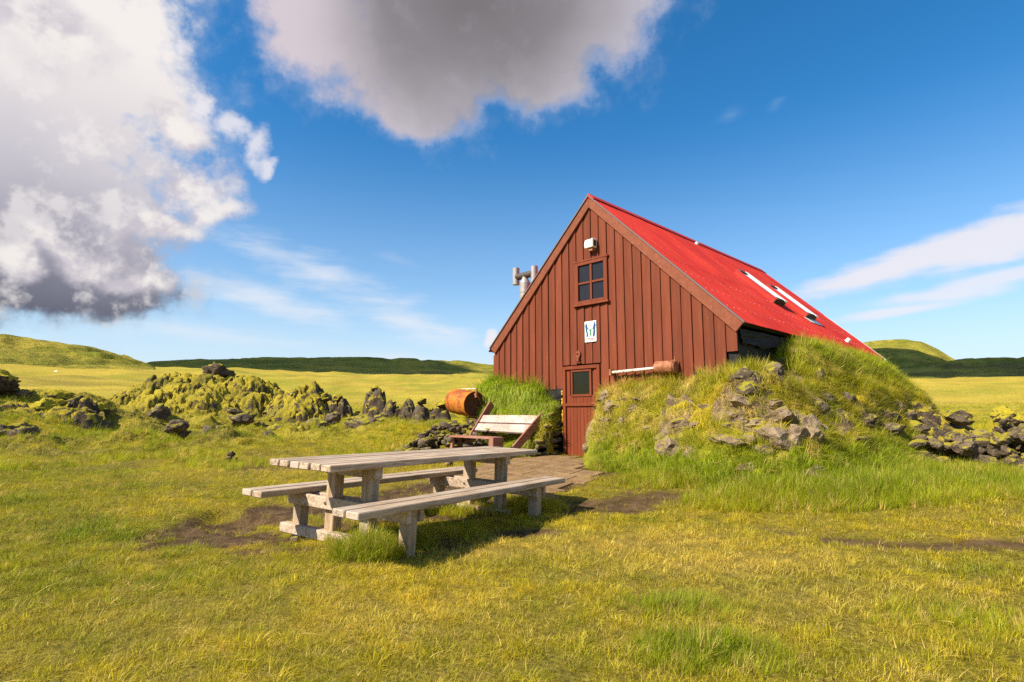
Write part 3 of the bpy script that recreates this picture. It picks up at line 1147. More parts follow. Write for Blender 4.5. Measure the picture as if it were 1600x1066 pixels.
# ------------------------------------------------------------------ hills
def build_hill(skyline, dist, front, back, seed, rough=1.0):
    px = np.array([p[0] for p in skyline], float)
    py = np.array([p[1] for p in skyline], float)
    cols = np.linspace(px[0], px[-1], 260)
    sk = np.interp(cols, px, py)
    ker = np.hanning(13)
    ker /= ker.sum()
    sk = np.convolve(np.pad(sk, 6, mode='edge'), ker, mode='valid')
    rows = np.concatenate([np.linspace(0, 1, 46), np.linspace(1, 2, 18)[1:]])
    X = np.zeros((len(rows), len(cols)))
    Y = X.copy()
    Z = X.copy()
    for j, (cx, cy) in enumerate(zip(cols, sk)):
        r = bearing_ray(cx, cy)
        h = math.hypot(r[0], r[1])
        crest = r[2] / h * dist + CAM_Z
        dx, dy = r[0] / h, r[1] / h
        dd = np.where(rows <= 1, front + (dist - front) * rows, dist + (back - dist) * (rows - 1))
        X[:, j], Y[:, j] = dx * dd, dy * dd
        base = ground_z(X[:, j], Y[:, j]) - 3
        s = np.where(rows <= 1, sstep(0, 1, rows) * .55 + .45 * rows, 1 - sstep(0, 1, rows - 1))
        top = np.maximum(crest, base)
        Z[:, j] = base * (1 - s) + top * s
        bellow = crest < ground_z(dx * dist, dy * dist) - 1
        if bellow:
            Z[:, j] = base - 4
    amp = (dist - front) * .035 * rough
    env = (np.clip(rows, 0, 1) * (1 - .75 * np.exp(-((rows - 1) / .12) ** 2)))[:, None]
    lam = (dist - front) * .22
    Z += amp * env * fbm(X / lam + seed, Y / lam, seed, 5, .55)
    gully = np.abs(fbm(X / lam * 1.3 + seed * 2, Y / lam * .6, seed, 4))
    Z -= amp * .8 * env * (1 - sstep(0, .18, gully))
    return tag(obj('hill', grid_mesh('hill', X, Y, Z), M['hill']), kind='structure')


build_hill([(-400, 505), (-150, 522), (0, 533), (60, 541), (100, 546), (150, 553), (190, 563), (215, 572), (240, 580), (290, 592)], 330, 120, 560, 3.1, .7)
build_hill([(120, 592), (180, 580), (230, 573), (280, 569), (330, 564), (400, 562), (480, 561), (560, 561), (650, 564), (720, 568), (765, 574), (860, 580), (960, 588), (1060, 600)], 620, 330, 1000, 8.4, .45)
build_hill([(1230, 610), (1290, 566), (1335, 537), (1370, 532), (1410, 530), (1440, 534), (1465, 546), (1490, 562), (1540, 580), (1600, 592)], 1000, 640, 1500, 5.7, .5)
build_hill([(1180, 606), (1300, 588), (1400, 573), (1450, 569), (1495, 564), (1530, 561), (1560, 559), (1600, 560), (1700, 556), (1850, 560), (2200, 566)], 620, 400, 900, 1.3, .6)


# ------------------------------------------------------------------ clouds that throw the shade over the far hills
def build_cloud(target, height, parts, seed):
    tx, ty, tz = target
    k = (height - tz) / sd.z
    cx, cy = tx + sd.x * k, ty + sd.y * k
    bm = bmesh.new()
    bmesh.ops.create_icosphere(bm, subdivisions=5, radius=1.0)
    v = np.array([q.co[:] for q in bm.verts])
    base = v.copy()
    rx, ry, rz, rot = parts
    n = fbm(base[:, 0] * 1.6 + seed, base[:, 1] * 1.6, base[:, 2] * 1.6, 5, .6)
    v = base * (1 + .42 * n[:, None])
    v[:, 2] = np.where(v[:, 2] < 0, v[:, 2] * .35, v[:, 2])
    v *= (rx, ry, rz)
    c, s = math.cos(rot), math.sin(rot)
    v = np.stack([v[:, 0] * c - v[:, 1] * s + cx, v[:, 0] * s + v[:, 1] * c + cy, v[:, 2] + height], -1)
    for q, p in zip(bm.verts, v):
        q.co = p
    me = bpy.data.meshes.new('cloud')
    bm.to_mesh(me)
    bm.free()
    me.polygons.foreach_set('use_smooth', [True] * len(me.polygons))
    return tag(obj('cloud', me, M['cloud']), kind='stuff')


def far_point(px, py, dist):
    r = bearing_ray(px, py)
    h = math.hypot(r[0], r[1])
    return r[0] / h * dist, r[1] / h * dist, r[2] / h * dist + CAM_Z


build_cloud(far_point(400, 572, 545), 620, (150, 225, 50, R_(24.5)), 3.0)
build_cloud(far_point(1650, 580, 560), 620, (200, 120, 60, R_(-40)), 6.0)
build_cloud(far_point(1335, 590, 820), 760, (120, 80, 50, R_(-31)), 9.0)

# ------------------------------------------------------------------ rocks library
def rock_mesh(name, seed, sub=3, flat=.8, cuts=9, amp=.22, freq=1.7, lumps=0.0):
    g = np.random.default_rng(seed)
    bm = bmesh.new()
    bmesh.ops.create_icosphere(bm, subdivisions=sub, radius=1.0)
    v = np.array([q.co[:] for q in bm.verts])
    for i in range(cuts):
        n = g.normal(size=3)
        n /= np.linalg.norm(n)
        d = g.uniform(.55, .9)
        v -= n * np.maximum(v @ n - d, 0)[:, None]
    o = seed * 3.17
    n = fbm(v[:, 0] * freq + o, v[:, 1] * freq, v[:, 2] * freq, 4, .55)
    rid = 1 - np.abs(fbm(v[:, 0] * freq * 1.6, v[:, 1] * freq * 1.6 + o, v[:, 2] * freq * 1.6, 3, .5)) * 2
    v *= (1 + amp * n + amp * .35 * (rid - .5))[:, None]
    if lumps:
        v *= (1 + lumps * fbm(v[:, 0] * 5 + o, v[:, 1] * 5, v[:, 2] * 5, 3))[:, None]
    v *= (1, g.uniform(.7, 1.0), flat)
    for q, p in zip(bm.verts, v):
        q.co = p
    me = bpy.data.meshes.new(name)
    bm.to_mesh(me)
    bm.free()
    me.polygons.foreach_set('use_smooth', [bool(sub > 3)] * len(me.polygons))
    return me


STONES = [rock_mesh('stone', 40 + i, 2, random.uniform(.55, .85), 8, .18) for i in range(9)]
LAVAS = [rock_mesh('rock', 80 + i, 4, random.uniform(.6, .95), 7, .46, 2.0, .20) for i in range(7)]
ROUGH = [rock_mesh('stone', 140 + i, 3, random.uniform(.6, .9), 7, .34, 2.2, .16) for i in range(8)]
_mesh_by_mat = {}


def stone_obj(name, lib, material, parent, loc, size, rot=None):
    base = random.choice(lib)
    key = (base.name, material.name)
    if key not in _mesh_by_mat:
        m2 = base.copy()
        m2.name = name
        m2.materials.clear()
        m2.materials.append(material)
        _mesh_by_mat[key] = m2
    o = bpy.data.objects.new(name, _mesh_by_mat[key])
    o.location = loc
    o.rotation_euler = rot if rot is not None else (random.uniform(-.3, .3), random.uniform(-.3, .3), random.uniform(0, 6.28))
    sx = size if hasattr(size, '__len__') else (size, size, size)
    o.scale = sx
    return link(o, parent)


# ------------------------------------------------------------------ the hut (local x along the gable, local y into the hut)
ZR = float(math.atan2(G2[1], G2[0]))
hut = empty('hut', tuple(HUT), ZR)
tag(hut, 'brown boarded hut with red metal roof sunk between turf banks', 'hut')
S_MID, S_L, S_R = .775, -2.22, 3.78
Z_AP, Z_EV = 5.37, 2.39
SLOPE = (Z_AP - Z_EV) / (3.84 - S_MID)
LEN = 8.9


def under_roof(s, drop=0.0):
    return Z_AP - drop - SLOPE * abs(s - S_MID)


# felt-clad walls behind the boards, each slab a part
MB().prism([(S_L, .0, -.1), (S_R - .02, .0, -.1), (S_R - .02, .0, under_roof(S_R - .02, .1)), (S_MID, .0, under_roof(S_MID, .1)), (S_L, .0, under_roof(S_L, .1))], (0, .10, 0)).build('gable_wall', M['felt'], hut)
MB().prism([(S_L, LEN - .2, -.1), (S_R - .02, LEN - .2, -.1), (S_R - .02, LEN - .2, under_roof(S_R - .02, .1)), (S_MID, LEN - .2, under_roof(S_MID, .1)), (S_L, LEN - .2, under_roof(S_L, .1))], (0, .10, 0)).build('back_wall', M['felt'], hut)
MB().box(S_R - .14, S_R - .03, .11, LEN - .21, -.1, 2.30).build('side_wall', M['felt'], hut)
MB().box(S_L + .02, S_L + .12, .11, LEN - .21, -.1, 2.30).build('side_wall', M['felt'], hut)

# cladding: every board its own mesh, lapped so that each right-hand edge stands proud
WIN = (.40, 1.15, 3.16, 4.01)


def board(x0, x1, z0, z1a, z1b, zm=None):
    """board from x0 to x1, foot z0, top z1a at x0 and z1b at x1; zm = (x, z) of the apex when it falls inside"""
    j = random.uniform(-.003, .003)
    ya, yb = -.012 + j, -.040 + j
    th = .022
    lerp = lambda x: ya + (yb - ya) * (x - x0) / (x1 - x0)
    pts = [(x0, z0), (x1, z0), (x1, z1b)] + ([zm] if zm else []) + [(x0, z1a)]
    mb = MB()
    mb.prism([(x, lerp(x), z) for x, z in pts], (0, -th, 0))
    return mb.build('board', M['board'], hut, bevel=.003)


x = .36 - .2 * 13
k_i = 0
while x < S_R - .02:
    x0, x1 = x, min(x + .212, S_R)
    mid = (x0 + x1) / 2
    if mid < -.1:
        z0 = 1.40 + random.uniform(-.03, .03) if mid > -.9 else 1.15
        if x0 < -2.05:
            z0 = 1.75
    elif mid < .96:
        z0 = 1.885 + random.uniform(-.012, .012)
    elif mid < 3.0:
        z0 = 1.15
    else:
        z0 = {0: 1.48, 1: 1.52, 2: 1.60, 3: 1.90}.get(int((mid - 3.0) / .2), 1.9) + random.uniform(-.015, .015)
    drop = .19
    apex = (S_MID, under_roof(S_MID, drop)) if x0 < S_MID < x1 else None
    ta, tb = under_roof(x0, drop), under_roof(x1, drop)
    if x1 > WIN[0] + .03 and x0 < WIN[1] - .005:
        board(x0, x1, z0, WIN[2] - .075 + random.uniform(-.006, .006), WIN[2] - .075)
        board(x0, x1, WIN[3] + .065 + random.uniform(-.01, .01), ta, tb, apex)
    else:
        board(x0, x1, z0, ta, tb, apex)
    x += .2

# barge boards along the verges
for sgn in (-1, 1):
    reach = 3.13 if sgn > 0 else 3.05
    pts = []
    for q, dz in ((0, .035), (reach, .035), (reach, -.17), (0, -.19)):
        pts.append((S_MID + sgn * q, -.10, Z_AP - SLOPE * q + dz))
    # square-cut lower end
    nx, nz = SLOPE / math.hypot(1, SLOPE), 1 / math.hypot(1, SLOPE)
    pts[2] = (S_MID + sgn * (reach - .20 * nx * 1.0), -.10, Z_AP - SLOPE * reach + .035 - .20 * nz)
    o = MB().prism(pts, (0, .045, 0)).build('barge_board', M['rake'], hut, bevel=.004)
    # thin metal verge above the board
    MB().prism([(S_MID + sgn * q, -.125, Z_AP - SLOPE * q + dz) for q, dz in ((0, .075), (reach + .02, .075), (reach + .02, .045), (0, .045))], (0, .075, 0)).build('verge_flashing', M['verge'], hut)
    MB().prism([(S_MID + sgn * q, LEN - .02, Z_AP - SLOPE * q + dz) for q, dz in ((0, .09), (reach + .06, .09), (reach + .06, -.03), (0, -.03))], (0, .05, 0)).build('verge_flashing', M['white'], hut)

# roof: deck, corrugated sheets, ridge cap, screws
roof = empty('roof', (0, 0, 0), 0, hut)
NRM = {sgn: np.array([sgn * SLOPE, 0, 1.0]) / math.hypot(1, SLOPE) for sgn in (-1, 1)}
DWN = {sgn: np.array([sgn * 1.0, 0, -SLOPE]) / math.hypot(1, SLOPE) for sgn in (-1, 1)}
RLEN = 3.12 * math.hypot(1, SLOPE)


def on_roof(sgn, d, t, n):
    return np.array([S_MID, t, Z_AP]) + DWN[sgn] * d + NRM[sgn] * n


for sgn in (-1, 1):
    q = [on_roof(sgn, 0.02, -.05, -.05), on_roof(sgn, RLEN - .06, -.05, -.05), on_roof(sgn, RLEN - .06, -.05, .01), on_roof(sgn, 0.02, -.05, .01)]
    MB().prism(q, (0, LEN + .05, 0)).build('deck', M['felt'], roof)
    nsheet = 10
    w = (LEN + .10) / nsheet
    for i in range(nsheet):
        for half in range(2):
            d0, d1 = ((.0, RLEN * .53 + .06), (RLEN * .53, RLEN + .01))[half]
            lift = .050 + (.004 if half == 0 else 0) + (i % 2) * .003
            tt = np.linspace(-.08 + i * w, -.08 + (i + 1) * w + .02, 97)
            ph = 2 * math.pi * tt / .0769
            dd = np.linspace(d0, d1, 4)
            V = []
            for d in dd:
                for t_, p_ in zip(tt, ph):
                    V.append(on_roof(sgn, d, t_, lift + .009 * math.sin(p_)))
            nt_ = len(tt)
            Fc = [(a * nt_ + b, a * nt_ + b + 1, (a + 1) * nt_ + b + 1, (a + 1) * nt_ + b) for a in range(3) for b in range(nt_ - 1)]
            if sgn > 0:
                Fc = [tuple(reversed(f)) for f in Fc]
            obj('roof_sheet', mesh_from('roof_sheet', V, Fc, True), M['roof'], roof)
mb = MB()
mb.prism([(S_MID - .15, -.10, Z_AP + .085 - .15 * SLOPE + .03), (S_MID + .15, -.10, Z_AP + .085 - .15 * SLOPE + .03), (S_MID, -.10, Z_AP + .115)], (0, LEN + .10, 0))
mb.build('ridge_cap', M['roof'], roof)
mb = MB()
for d in np.arange(.25, RLEN, .52):
    for t_ in np.arange(0.0, LEN, .0769 * 3):
        p = on_roof(1, d + random.uniform(-.012, .012), t_ + .019, .056)
        mb.tube(p, p + NRM[1] * .008, .009, .005, 6)
scr = mb.build('screws', mat_plain('faded_screw_heads', (.70, .42, .38), .5, 0, .2, 40), roof)
scr['kind'] = 'stuff'

# skylights on the right-hand slope
for (t0, t1, d0, d1, fl) in ((4.08, 4.68, 1.62, 2.84, False), (5.48, 6.12, 1.86, 3.14, True)):
    sk = empty('skylight', (0, 0, 0), 0, roof)

    def slab(dA, dB, tA, tB, nA, nB, name, m_, par=sk):
        q = [on_roof(1, dA, tA, nA), on_roof(1, dB, tA, nA), on_roof(1, dB, tA, nB), on_roof(1, dA, tA, nB)]
        return MB().prism(q, (0, tB - tA, 0)).build(name, m_, par)
    slab(d0, d1, t0, t1, .03, .155, 'curb', M['roof'])
    slab(d0 - .02, d1 + .03, t0 - .02, t0 + .05, .157, .172, 'frame_rail', M['roof'])
    slab(d0 - .02, d1 + .03, t1 - .13, t1 + .02, .157, .195, 'frame_rail', M['white'])
    slab(d0 - .02, d0 + .07, t0 + .072, t1 - .132, .157, .187, 'frame_rail', M['darksteel'])
    slab(d1 - .05, d1 + .03, t0 + .072, t1 - .132, .157, .187, 'frame_rail', M['black'])
    slab(d0 + .07, d1 - .05, t0 + .052, t1 - .132, .157, .166, 'glass', M['skyglass'])
    slab(d1, d1 + .02, t0, t1, .03, .15, 'curb_front', M['black'])
    if fl:
        q = [on_roof(1, d1 + .03, t0 - .12, .066), on_roof(1, d1 + .22, t0 - .05, .066), on_roof(1, d1 + .24, t1 + .1, .066), on_roof(1, d1 + .03, t1 + .1, .066)]
        MB().prism(q, tuple(NRM[1] * .006)).build('apron_flashing', M['white'], sk)

# small cap on the roof near the far eave
MB().tube(on_roof(1, 3.95, 6.6, .06), on_roof(1, 3.95, 6.6, .16), .06, .05, 12).build('roof_vent', M['white'], roof)
MB().tube(on_roof(1, .22, 4.2, .05), on_roof(1, .22, 4.2, .12), .06, .05, 10).build('roof_vent', M['zinc'], roof)

# gable window
win = empty('window', (0, 0, 0), 0, hut)
wx0, wx1, wz0, wz1 = WIN
Yf = -.085
MB().box(wx0 - .045, wx0 + .045, Yf, -.002, wz0 - .02, wz1 + .03).build('frame_stile', M['trim'], win, bevel=.004)
MB().box(wx1 - .045, wx1 + .045, Yf, -.002, wz0 - .02, wz1 + .03).build('frame_stile', M['trim'], win, bevel=.004)
MB().box(wx0 - .075, wx1 + .075, Yf - .008, -.001, wz1 + .031, wz1 + .064).build('frame_head', M['trim'], win, bevel=.004)
MB().box(wx0 + .046, wx1 - .046, Yf, -.002, wz1 - .04, wz1 + .03).build('frame_rail', M['trim'], win, bevel=.004)
MB().box(wx0 + .046, wx1 - .046, Yf, -.002, wz0 - .02, wz0 + .05).build('frame_rail', M['trim'], win, bevel=.004)
MB().box(wx0 - .08, wx1 + .08, Yf - .03, -.001, wz0 - .062, wz0 - .021).build('sill', M['trim'], win, bevel=.004)
xm, zm = (wx0 + wx1) / 2, (wz0 + wz1) / 2
MB().box(xm - .024, xm + .024, Yf + .012, -.02, wz0 + .051, wz1 - .041).build('mullion', M['trim'], win, bevel=.003)
for a, b_ in ((wx0 + .046, xm - .025), (xm + .025, wx1 - .046)):
    MB().box(a, b_, Yf + .013, -.02, zm - .022, zm + .022).build('glazing_bar', M['trim'], win, bevel=.003)
    for c_, d_ in ((wz0 + .051, zm - .0225), (zm + .0225, wz1 - .041)):
        MB().box(a + .001, b_ - .001, -.045, -.038, c_, d_).build('pane', M['pane'], win)

# vent hood above the window
vh = empty('vent_hood', (.845, -.05, 4.37), 0, hut)
mb = MB()
prof = [(-.0, -.10), (-.16, -.10), (-.175, -.02), (-.15, .06), (-.09, .10), (0, .10)]
mb.prism([(-.11, y_, z_) for y_, z_ in prof], (.19, 0, 0))
mb.build('hood', M['white'], vh, bevel=.006)
MB().box(.081, .10, -.165, -.02, -.095, .085).build('side_cover', M['white'], vh, bevel=.004)
MB().box(.101, .104, -.12, -.05, -.07, .05).build('dark_opening', M['black'], vh)  # black plate stands in for the dark inside the hood's opening
MB().box(-.03, .06, -.12, -.002, -.16, -.101).build('bracket', M['rust'], vh)

# carved wooden ornament over the door
orn = empty('carved_ornament', (.42, -.06, 2.06), 0, hut)
mb = MB()
mb.prism([(.06 * math.sin(a) * (1 if a < math.pi else 1), 0, .04 + .075 * math.cos(a)) for a in np.linspace(0, 2 * math.pi, 14, endpoint=False)][::-1], (0, -.03, 0))
mb.build('oval', M['rake'], orn, bevel=.006)
MB().prism([(-.04, -.002, -.03), (.04, -.002, -.03), (.028, -.002, -.12), (-.028, -.002, -.12)], (0, -.05, 0)).build('tail', M['rake'], orn, bevel=.005)
MB().box(-.06, .06, -.035, -.003, -.155, -.122).build('ledge', M['trim'], orn, bevel=.003)
MB().tube((-.02, -.032, .05), (.0, -.05, .04), .022, .012, 8).build('boss', M['board'], orn)

# door
door = empty('door', (0, 0, 0), 0, hut)
DX0, DX1, DZ = .0, .93, 1.86
MB().box(DX0 - .02, DX0 + .055, -.075, .02, -.02, DZ).build('jamb', M['door'], door, bevel=.004)
MB().box(DX1 - .055, DX1 + .02, -.075, .02, -.02, DZ).build('jamb', M['door'], door, bevel=.004)
MB().box(DX0 + .056, DX1 - .056, -.075, .02, DZ - .07, DZ).build('lintel', M['door'], door, bevel=.004)
MB().box(DX0 - .02, DX1 + .02, -.16, .0, -.10, .0).build('sill', M['stone'], door, bevel=.01)
n_pl = 9
pw = (DX1 - DX0 - .116) / n_pl
for i in range(n_pl):
    a = DX0 + .058 + i * pw
    MB().box(a + .002, a + pw - .002, -.034, -.012, .01, 1.03).build('plank', M['door'], door, bevel=.004)
    zt = 1.25 if .15 < a + pw / 2 < .75 else DZ - .075
    MB().box(a + .002, a + pw - .002, -.034, -.012, 1.07, zt).build('plank', M['door'], door, bevel=.003)
MB().box(DX0 + .058, DX1 - .058, -.011, .02, .0, DZ - .072).build('door_core', M['door'], door)
MB().box(DX0 + .03, DX1 - .06, -.07, -.036, 1.025, 1.085).build('rail', M['door'], door, bevel=.005)
px0, px1, pz0, pz1 = .235, .675, 1.27, 1.735
MB().box(px0 - .05, px0, -.052, -.012, pz0 - .05, pz1 + .05).build('glazing_stile', M['trim'], door, bevel=.004)
MB().box(px1, px1 + .05, -.052, -.012, pz0 - .05, pz1 + .05).build('glazing_stile', M['trim'], door, bevel=.004)
MB().box(px0 + .001, px1 - .001, -.052, -.012, pz1, pz1 + .05).build('glazing_rail', M['trim'], door, bevel=.004)
MB().box(px0 + .001, px1 - .001, -.052, -.012, pz0 - .05, pz0).build('glazing_rail', M['trim'], door, bevel=.004)
MB().box(px0 + .001, px1 - .001, -.030, -.024, pz0 + .001, pz1 - .001).build('pane', M['doorpane'], door)
MB().tube((.82, -.036, .98), (.82, -.085, .98), .014, .014, 8).tube((.82, -.08, .98), (.74, -.085, .98), .011, .009, 8).build('handle', M['darksteel'], door)
# yellow foam squeezed out beside the jamb
for z_, l_ in ((.42, .20), (.66, .30), (1.04, .16), (1.25, .12)):
    mb = MB()
    prof = [(.0005, 0)] + [(.020 + .011 * math.sin(k * 2.1 + z_ * 9), l_ * (k + .5) / 7) for k in range(7)] + [(.0005, l_)]
    mb.lathe(prof, 9)
    mb.build('foam_strip', M['foam'], door, (-.045, -.055, z_), (random.uniform(-.05, .05), random.uniform(-.05, .05), z_), smooth=True)

# flue with an H-shaped cowl, through the far slope
fl = empty('flue', (-1.80, .62, 0), 0, hut)
MB().tube((0, 0, 2.6), (0, 0, 4.10), .135, .135, 24).build('pipe', M['steel'], fl, smooth=False)
for z_ in (3.25, 3.62, 3.85):
    MB().tube((0, 0, z_), (0, 0, z_ + .035), .143, .143, 24).build('collar', M['steel'], fl)
MB().tube((0, 0, 4.10), (0, 0, 4.22), .135, .075, 24).tube((0, 0, 4.22), (0, 0, 4.30), .075, .075, 16).build('cone', M['steel'], fl)
MB().tube((-.30, .0, 4.30), (.30, 0, 4.30), .085, .085, 18).build('cross_tube', M['darksteel'], fl)
for sgn in (-1, 1):
    MB().tube((.32 * sgn, 0, 4.04 + (.07 if sgn < 0 else .02)), (.32 * sgn, 0, 4.47 + (.07 if sgn < 0 else .0)), .088, .088, 18).build('cowl_end', M['steel'], fl)

# torn black membrane below the boards; eave's dark void put in as a sheet
def sheet(name, P, sag, seed, m_, parent, n=14):
    """quad P (4 corners, ccw) turned into a crumpled sheet of membrane with thickness"""
    P = [np.array(p, float) for p in P]
    V = []
    nn = np.cross(P[1] - P[0], P[3] - P[0])
    nn /= np.linalg.norm(nn)
    for side in (0, 1):
        for i in range(n + 1):
            for j in range(n + 1):
                u, v = i / n, j / n
                p = (P[0] * (1 - u) + P[1] * u) * (1 - v) + (P[3] * (1 - u) + P[2] * u) * v
                c = fbm(np.array([u * 3 + seed]), np.array([v * 3.0]), seed, 4)[0]
                edge_ = fbm(np.array([u * 6 + seed]), np.array([4.4]), seed, 3)[0] * .08
                V.append(p + nn * (c * .06 - side * .004) + np.array([0, 0, -sag * 4 * u * (1 - u) * (1 - v) + edge_ * (1 - v)]))
    m = (n + 1) ** 2
    F = []
    for i in range(n):
        for j in range(n):
            a = i * (n + 1) + j
            F.append((a, a + n + 1, a + n + 2, a + 1))
            F.append((m + a, m + a + 1, m + a + n + 2, m + a + n + 1))
    return obj(name, mesh_from(name, V, F, True), m_, parent)


sheet('membrane_shade', [(3.80, .05, 2.06), (3.86, 1.9, 2.12), (3.84, 1.95, 2.30), (3.79, .03, 2.29)], .05, 2.0, M['felt'], hut)  # black sheet stands in for the shaded void under the right eave
sheet('membrane_shade', [(2.85, -.10, 1.28), (3.72, -.12, 1.32), (3.66, -.03, 1.66), (2.85, -.03, 1.58)], .05, 5.0, M['felt'], hut)
sheet('membrane_shade', [(-.60, -.08, 1.15), (-.06, -.08, 1.20), (-.04, -.03, 1.46), (-.62, -.03, 1.46)], .04, 7.0, M['felt'], hut)


# ------------------------------------------------------------------ sign on the gable
def from_hut(s, t, z):
    x_, y_ = from_st(s, t)
    return (float(x_), float(y_), float(HUT[2] + z))


sign = empty('sign', from_hut(.745, -.062, 2.545), ZR)
tag(sign, 'small white sign with three figures and red lettering on the gable', 'sign')
MB().box(-.148, .148, -.012, -.004, -.215, .215).build('plate', M['white'], sign, bevel=.002)
MB().box(-.03, .03, -.0035, .02, -.12, .12).build('backing_block', M['rust'], sign)


def flat_shape(name, polys, m_, y=-.0145):
    mb = MB()
    for p in polys:
        mb.prism([(a, y, b) for a, b in p], (0, .002, 0))
    return mb.build(name, m_, sign)


def limb(x0, z0, x1, z1, w0, w1):
    w0, w1 = w0 * 1.35, w1 * 1.35
    dx, dz = x1 - x0, z1 - z0
    l = math.hypot(dx, dz)
    nx, nz = -dz / l, dx / l
    return [(x0 + nx * w0, z0 + nz * w0), (x0 - nx * w0, z0 - nz * w0), (x1 - nx * w1, z1 - nz * w1), (x1 + nx * w1, z1 + nz * w1)]


def disc(cx, cz, r, n=12):
    return [(cx + r * math.cos(2 * math.pi * i / n), cz + r * math.sin(2 * math.pi * i / n)) for i in range(n)]


flat_shape('adult_figure', [disc(-.105, .165, .018), limb(-.108, .148, -.098, .03, .020, .018), limb(-.10, .035, -.085, -.045, .014, .010), limb(-.086, -.04, -.098, -.115, .011, .008),
                            limb(-.095, .03, -.068, -.05, .012, .009), limb(-.068, -.045, -.062, -.118, .009, .008), limb(-.100, .13, -.062, .055, .010, .007)], M['navy'])
flat_shape('adult_figure', [disc(.108, .170, .018), limb(.112, .150, .100, .03, .022, .019), limb(.102, .035, .112, -.04, .015, .011), limb(.112, -.035, .094, -.115, .011, .008),
                            limb(.096, .03, .078, -.045, .013, .010), limb(.078, -.04, .070, -.118, .010, .008), limb(.104, .13, .062, .050, .010, .007)], M['navy'])
flat_shape('child_figure', [disc(.0, .045, .014), limb(.0, .03, .0, -.04, .014, .013), limb(-.062, .055, -.004, .012, .006, .008), limb(.062, .05, .004, .012, .006, .008),
                            limb(-.004, -.035, -.026, -.115, .009, .007), limb(.004, -.035, .026, -.115, .009, .007)], M['greenp'])
flat_shape('sun_disc', [disc(-.032, .125, .028, 16)], M['yellowp'])
fc = bpy.data.curves.new('lettering', 'FONT')
fc.body = '\u00daTIVIST'
fc.size = .078
fc.offset = .0022
fc.align_x = 'CENTER'
fc.align_y = 'CENTER'
fc.extrude = .0008
fc.materials.append(M['redp'])
tmp_ = bpy.data.objects.new('lettering', fc)
COL.objects.link(tmp_)
bpy.context.view_layer.update()
tmp_me = bpy.data.meshes.new_from_object(tmp_.evaluated_get(bpy.context.evaluated_depsgraph_get()))
COL.objects.unlink(tmp_)
bpy.data.objects.remove(tmp_)
lt = bpy.data.objects.new('lettering', tmp_me)
lt.location = (0, -.0145, -.168)
lt.rotation_euler = (R_(90), 0, 0)
link(lt, sign)

# ------------------------------------------------------------------ pipe with a rusty drum on the gable
drm = empty('pipe_with_drum', from_hut(1.30, -.16, 1.70), ZR)
tag(drm, 'flaking white pipe ending in a rusty drum, fixed across the gable', 'pipe')
MB().tube((.03, 0, -.03), (1.02, 0, .0), .027, .027, 12).build('pipe', M['pipe'], drm, smooth=False)
MB().tube((.0, -.0, -.03), (.03, 0, -.03), .05, .05, 10).build('flange', M['rust'], drm)
MB().box(-.03, .02, -.04, .09, -.09, .03).build('bracket', M['rust'], drm, bevel=.004)
mb = MB()
mb.lathe([(.0, 1.0), (.11, 1.0), (.118, 1.01), (.118, 1.33), (.128, 1.335), (.128, 1.36), (.10, 1.40), (.0, 1.41)], 26, 'x')
mb.build('drum', M['rust'], drm, smooth=False)
MB().tube((1.38, 0, .11), (1.38, 0, .18), .014, .012, 8).build('nipple', M['rust'], drm)
MB().box(1.1, 1.2, .05, .13, -.03, .03).build('bracket', M['rust'], drm)

# ------------------------------------------------------------------ picnic table
def basis_empty(name, loc, xax, yax):
    o = empty(name, (0, 0, 0))
    xax, yax = Vector(xax).normalized(), Vector(yax).normalized()
    zax = xax.cross(yax).normalized()
    yax = zax.cross(xax)
    m = Matrix((xax, yax, zax)).transposed().to_4x4()
    m.translation = Vector(loc)
    o.matrix_world = m
    return o


tz = -0.432 + CAM_Z
tab = basis_empty('picnic_table', (TAB[0], TAB[1], tz), (math.cos(TAZ), -math.sin(TAZ), -.024), (math.sin(TAZ), math.cos(TAZ), -.015))
tag(tab, 'weathered grey timber picnic table with two attached benches', 'picnic table')
TL = 3.21


def plank(xa, xb, la, lb, z1, th, m_=None, name='plank'):
    jz = random.uniform(-.003, .003)
    mb = MB().box(xa, xb, la, lb, z1 - th + jz, z1 + jz)
    o = mb.build(name, m_ or M['tablewood'], tab, bevel=.007)
    o.rotation_euler = (0, 0, random.uniform(-.0012, .0012))
    return o


